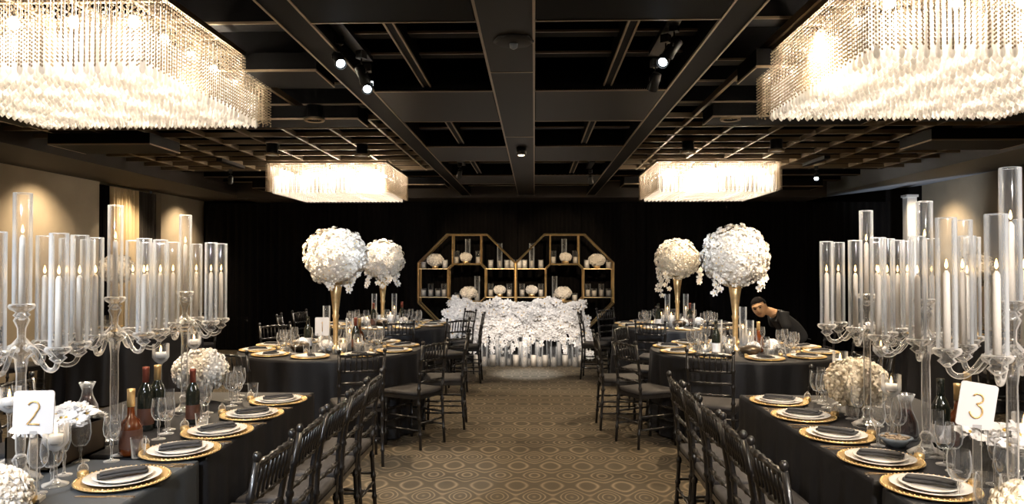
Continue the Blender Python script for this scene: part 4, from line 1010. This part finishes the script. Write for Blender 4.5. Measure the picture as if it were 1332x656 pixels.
# row of candles on the floor in front
rnd = random.Random(3)
fc = [hurricane('floor_candle', .42, .04, 0, 0), hurricane('floor_candle', .19, .052, .17, .046, 'wax', False), hurricane('floor_candle', .30, .052, .14, .046, 'wax', False), hurricane('floor_candle', .40, .045, .10, .036, 'wax', False)]
tallw = Kind('floor_candle'); tallw.part('glass_cylinder', MB().lathe([(.001, 0), (.04, 0), (.04, .46)], 18, cap=False), M['tube']); tallw.part('candle', MB().lathe([(.03, .008), (.03, .36)], 14), M['waxw'])
def ordn(n): return ['first', 'second', 'third', 'fourth', 'fifth', 'sixth', 'seventh', 'eighth', 'ninth', 'tenth', 'eleventh', 'twelfth', 'thirteenth', 'fourteenth'][n]
fr_px = [620, 630, 641, 654, 671, 682, 694, 702, 709, 720, 735, 748, 755]
for i, px in enumerate(fr_px):
    y = 11.16 + .02 * rnd.random()
    [fc[1], fc[2]][i % 2].put('ivory pillar candle in glass on the floor, %s from the left in the front row' % ordn(i), 'candle', (X(px, y), y, .001), 0, 'candles on the floor before the head table')
for i, px in enumerate((625, 636, 647, 662, 677, 688, 699, 714, 727, 741, 751)):
    y = 11.30
    [tallw, fc[3]][i % 2].put('tall glass cylinder candle on the floor, %s from the left in the rear row' % ordn(i), 'candle holder', (X(px, y), y, .001), 0, 'tall cylinders on the floor before the head table')

# ============================================================ PERSON
def skin_mesh(name, verts, edges, radii, sub=2, extra=None, voxel=None):
    me = bpy.data.meshes.new(name); me.from_pydata([tuple(v) for v in verts], edges, [])
    o = bpy.data.objects.new(name + '_tmp', me); C.objects.link(o)
    o.modifiers.new('s', 'SKIN')
    sv = me.skin_vertices[0].data
    for i, r in enumerate(radii): sv[i].radius = (r, r) if not isinstance(r, tuple) else r
    sv[0].use_root = True
    ss = o.modifiers.new('u', 'SUBSURF'); ss.levels = sub; ss.render_levels = sub
    dg = bpy.context.evaluated_depsgraph_get(); dg.update()
    out = bpy.data.meshes.new_from_object(o.evaluated_get(dg)); bpy.data.objects.remove(o); return out
def join_voxel(name, meshes, voxel, m, smooth=True):
    vs = []; fs = []
    for me in meshes:
        k_ = len(vs); vs += [tuple(v.co) for v in me.vertices]; fs += [tuple(k_ + i for i in p.vertices) for p in me.polygons]
    me = bpy.data.meshes.new(name); me.from_pydata(vs, [], fs)
    o = bpy.data.objects.new('tmp', me); C.objects.link(o)
    r = o.modifiers.new('r', 'REMESH'); r.mode = 'VOXEL'; r.voxel_size = voxel
    if smooth: s_ = o.modifiers.new('c', 'SMOOTH'); s_.iterations = 2; s_.factor = .5
    dg = bpy.context.evaluated_depsgraph_get(); dg.update()
    out = bpy.data.meshes.new_from_object(o.evaluated_get(dg)); bpy.data.objects.remove(o)
    out.materials.clear(); out.materials.append(m); out.name = name
    for p in out.polygons: p.use_smooth = True
    return out
# local frame: person faces -x, camera side is -y; origin on the floor under the seat
pel = (0, 0, .60); ab = (-.06, 0, .72); ch_ = (-.20, 0, .88); nk = (-.335, 0, .995); hd = (-.40, 0, 1.03)
def arm(s):
    sh = (-.27, s * .17, .955); el = (-.22, s * .24, .735); wr = (-.36, s * .16, .655); hn = (-.43, s * .13, .65)
    return sh, el, wr, hn
V_ = [pel, ab, ch_, nk, hd]; E_ = [(0, 1), (1, 2), (2, 3), (3, 4)]; R_ = [(.115, .14), (.10, .13), (.11, .15), .052, .055]
for s in (-1, 1):
    sh, el, wr, hn = arm(s); n0 = len(V_)
    V_ += [sh, el, wr, hn]; R_ += [.055, .04, .027, (.032, .022)]; E_ += [(2, n0), (n0, n0 + 1), (n0 + 1, n0 + 2), (n0 + 2, n0 + 3)]
    n0 = len(V_); V_ += [(-.05, s * .10, .57), (-.45, s * .12, .56), (-.43, s * .12, .09), (-.54, s * .13, .045)]; R_ += [.085, .06, .04, .035]; E_ += [(0, n0), (n0, n0 + 1), (n0 + 1, n0 + 2), (n0 + 2, n0 + 3)]
body_m = skin_mesh('body_s', V_, E_, R_)
# head
hm = MB()
HC_ = Vector((-.49, -.01, 1.045)); tiltm = Matrix.Translation(HC_) @ Matrix.Rotation(radians(-22), 4, 'Y') @ Matrix.Rotation(radians(58), 4, 'Z')
def headfn(v):
    x, y, z = v   # face along -x
    f = max(0, -x / .095)
    if z < 0: x += .0; y *= 1 + z * 1.6; x = x * (1 + z * .5) - .012 * min(1, -z / .1)
    if f > .5 and abs(y) < .018 and -.035 < z < .02: x -= .022 * (1 - abs(y) / .018) * (1 - abs(z + .02) / .05)
    if f > .4 and .005 < z < .03 and .015 < abs(y) < .05: x += .008
    if f > .4 and .03 < z < .045 and abs(y) < .05: x -= .005
    if f > .5 and -.062 < z < -.052 and abs(y) < .025: x += .005
    return Vector((x, y, z))
hm.ball((0, 0, 0), 1, 40, 32, (.100, .084, .114), fn=headfn)
for s in (-1, 1): hm.ball((.01, s * .078, -.005), .03, 10, 8, (.6, .3, 1))
hm.xf(tiltm); head_m = hm.mesh('head_s', M['skin'])
fing = []
for s in (-1, 1):
    sh, el, wr, hn = arm(s); h = Vector(hn)
    for q in range(4):
        o_ = (q - 1.5) * .016; L = (.062, .072, .068, .055)[q]
        fm_ = MB().tube([h + Vector((.02, o_, 0)), h + Vector((-.03, o_, .0)), h + Vector((-.03 - L * .5, o_ * 1.15, -.010)), h + Vector((-.03 - L, o_ * 1.2, -.026))], [.009, .009, .008, .0065], 8)
        fing.append(fm_.mesh('f', M['skin']))
    fm_ = MB().tube([h + Vector((.025, -s * .02, 0)), h + Vector((-.0, -s * .042, -.004)), h + Vector((-.03, -s * .048, -.014))], [.011, .0095, .007], 8); fing.append(fm_.mesh('f', M['skin']))
neckm = MB().tube([(-.30, 0, .97), (-.37, 0, 1.0), (-.445, -.005, 1.02)], [.056, .05, .054], 12).mesh('n', M['skin'])
pk = Kind('person')
pk.part('body', join_voxel('body', [body_m, head_m, neckm] + fing, .007, M['skin']), None)
# clothes
V_ = [pel, ab, ch_, (-.30, 0, .96)]; E_ = [(0, 1), (1, 2), (2, 3)]; R_ = [(.125, .155), (.115, .145), (.125, .168), .085]
for s in (-1, 1):
    sh, el, wr, hn = arm(s); n0 = len(V_); m_ = tuple(sh[i] * .25 + el[i] * .75 for i in range(3)); V_ += [sh, m_]; R_ += [.068, .056]; E_ += [(2, n0), (n0, n0 + 1)]
pk.part('shirt', join_voxel('shirt', [skin_mesh('sh', V_, E_, R_)], .010, M['shirt']), None, 'black short-sleeved shirt')
V_ = [(0, 0, .6), (-.01, 0, .66)]; E_ = [(0, 1)]; R_ = [(.135, .165), (.13, .16)]
for s in (-1, 1): n0 = len(V_); V_ += [(-.05, s * .10, .575), (-.45, s * .12, .565), (-.43, s * .12, .10)]; R_ += [.098, .075, .058]; E_ += [(0, n0), (n0, n0 + 1), (n0 + 1, n0 + 2)]
pk.part('trousers', join_voxel('trousers', [skin_mesh('tr', V_, E_, R_)], .012, M['pants']), None, 'black trousers')
for s in (-1, 1):
    pk.part('shoe', MB().ball((-.49, s * .125, .045), 1, 14, 10, (.13, .048, .045), fn=lambda v: Vector((v.x, v.y, max(v.z, .004)))), M['black'])
hr = MB().ball((.012, 0, .016), 1, 32, 24, (.106, .092, .116))
keep = [i for i, v in enumerate(hr.v) if v[2] > .066 or (v[0] > -.03 and v[2] > .03) or (v[0] > .012 and v[2] > -.05)]
ks = set(keep); fcs = [f for f in hr.f if all(i in ks for i in f)]
remap = {i: j for j, i in enumerate(keep)}
h2 = MB().add([hr.v[i] for i in keep], [tuple(remap[i] for i in f) for f in fcs], True)
h2.v = [tuple(Vector(v) * (1 + .03 * noise.noise(Vector(v) * 45))) for v in h2.v]; h2.v = [v if v[2] > -.03 else (v[0], v[1] * .9, v[2]) for v in h2.v]
n_ = len(h2.v); inner = [tuple(Vector(v) * .93) for v in h2.v]; f0 = list(h2.f)
h2.add(inner, [tuple(reversed(f)) for f in f0], True)
for s in (-1, 1):
    pk.part('eye', MB().ball((-.088, s * .030, .016), 1, 10, 8, (.010, .013, .007)).xf(tiltm), M['hair'], 'dark eye')
    pk.part('eyebrow', MB().tube([(-.094, s * .014, .034), (-.093, s * .032, .040), (-.078, s * .050, .034)], .0045, 6).xf(tiltm), M['hair'], 'dark eyebrow')
pk.part('mouth', MB().tube([(-.088, -.02, -.056), (-.094, 0, -.055), (-.088, .02, -.056)], .005, 6).xf(tiltm), mat('lips', (.30, .10, .07), .5), 'closed lips')
pk.part('hair', h2.xf(tiltm), M['hair'], 'short dark hair')
for s in (-1, 1):
    pass
ps = Vector((X(988, 8.75) + .49, 8.80, 0))
pk.put('person in a black short-sleeved shirt, seated and leaning forward, looking down', 'person', ps, radians(3))

# ============================================================ LIGHT
W_ = bpy.data.worlds.new('world'); SC.world = W_; W_.use_nodes = True
W_.node_tree.nodes['Background'].inputs[0].default_value = (.02, .018, .016, 1); W_.node_tree.nodes['Background'].inputs[1].default_value = .3
WARM = (1, .78, .52); COOL = (.82, .90, 1)
# wall washers in the soffit
for (x, y, tx) in ((XL + .6, 8.7, XL), (XL + .6, 12.3, XL), (XL + .6, 5.0, XL), (XL + .5, 10.75, XL - .1)):
    light('wall_washer', 'SPOT', (x, y, HB - .02), 58, WARM, .06, (tx, y, 1.5), 105, .9)
for y in (12.3, 8.9, 5.5):
    light('wall_washer', 'SPOT', (XR - .75, y, HB + .1), 50, WARM, .08, (XR, y, 1.6), 90, 1)
# warm fill spots added below the ceiling grid, without fixtures
for (x, y, p) in ((-2.6, 6.2, 140), (2.6, 6.2, 140), (-2.0, 8.9, 140), (2.0, 8.9, 150), (-2.2, .8, 90), (2.2, .8, 90), (-.13, 2.0, 50), (-.13, 5.5, 50), (-1.5, 3.6, 60), (1.4, 3.6, 60), (-4.2, 7.8, 70), (4.4, 7.6, 70)):
    light('fill_downlight', 'SPOT', (x, y, HB - .02), p, WARM, .06, (x, y, 0), 120, .7)
# spotlights aimed from the tracks, plus added warm fill beams
NEUT = (1, .93, .86)
def beam(x, y, tgt, p, ang, blend=.6, col=COOL, z=HB - .08): light('track_or_fill_beam', 'SPOT', (x, y, z), p, col, .04, tgt, ang, blend)
beam(-.6, 8.6, (-.45, 11.4, .35), 72, 44, .6, NEUT); beam(.3, 8.8, (.2, 11.4, .35), 72, 44, .6, NEUT)
beam(-.13, 9.4, (-.1, 10.4, 0), 260, 24, .9)
beam(-.75, 6.6, (-.5, 11.2, .10), 200, 15, .5, (1, .85, .68)); beam(.5, 6.6, (.3, 11.2, .10), 200, 15, .5, (1, .85, .68))  # warm fill beams added to brighten the floor candles
beam(-.95, 4.25, (-1.85, 7.0, 1.2), 90, 38); beam(.75, 4.2, (1.85, 7.0, 1.3), 110, 36)
beam(-.9, 4.4, (-2.0, 9.7, 1.1), 130, 24); beam(.75, 4.4, (1.8, 9.7, 1.1), 110, 22)
beam(-.9, 6.6, (-.9, 12.1, 1.7), 330, 20, .6, WARM); beam(.7, 6.6, (.5, 12.1, 1.7), 330, 20, .6, WARM)  # warm fill beams added to brighten the octagon shelves
# unseen spots added over the entrance end to brighten the long tables
beam(-.9, -.6, (-1.95, 3.2, 1.1), 160, 50); beam(.9, -.6, (1.7, 3.1, 1.0), 250, 40, .6, NEUT)
beam(-2.4, .9, (-1.7, 2.6, .75), 110, 46); beam(2.4, .6, (1.6, 2.9, .75), 50, 60, .6, NEUT)
beam(-.3, 3.2, (-.8, 5.4, 0), 110, 22)
light('pilaster_fill', 'SPOT', (6.2, 11.7, .3), 90, COOL, .05, (6.5, 12.5, 2.8), 60, .7)  # unseen uplight added to brighten the pilaster and right soffit

SC.view_settings.view_transform = 'Standard'; SC.view_settings.look = 'None'; SC.view_settings.gamma = 1; SC.view_settings.use_curve_mapping = False
SC.view_settings.exposure = 1.3
cy = SC.cycles
cy.transparent_max_bounces = 24; cy.max_bounces = 6; cy.diffuse_bounces = 3; cy.glossy_bounces = 3; cy.transmission_bounces = 4
cy.sample_clamp_indirect = 4; cy.use_light_tree = True; cy.caustics_reflective = False; cy.caustics_refractive = False
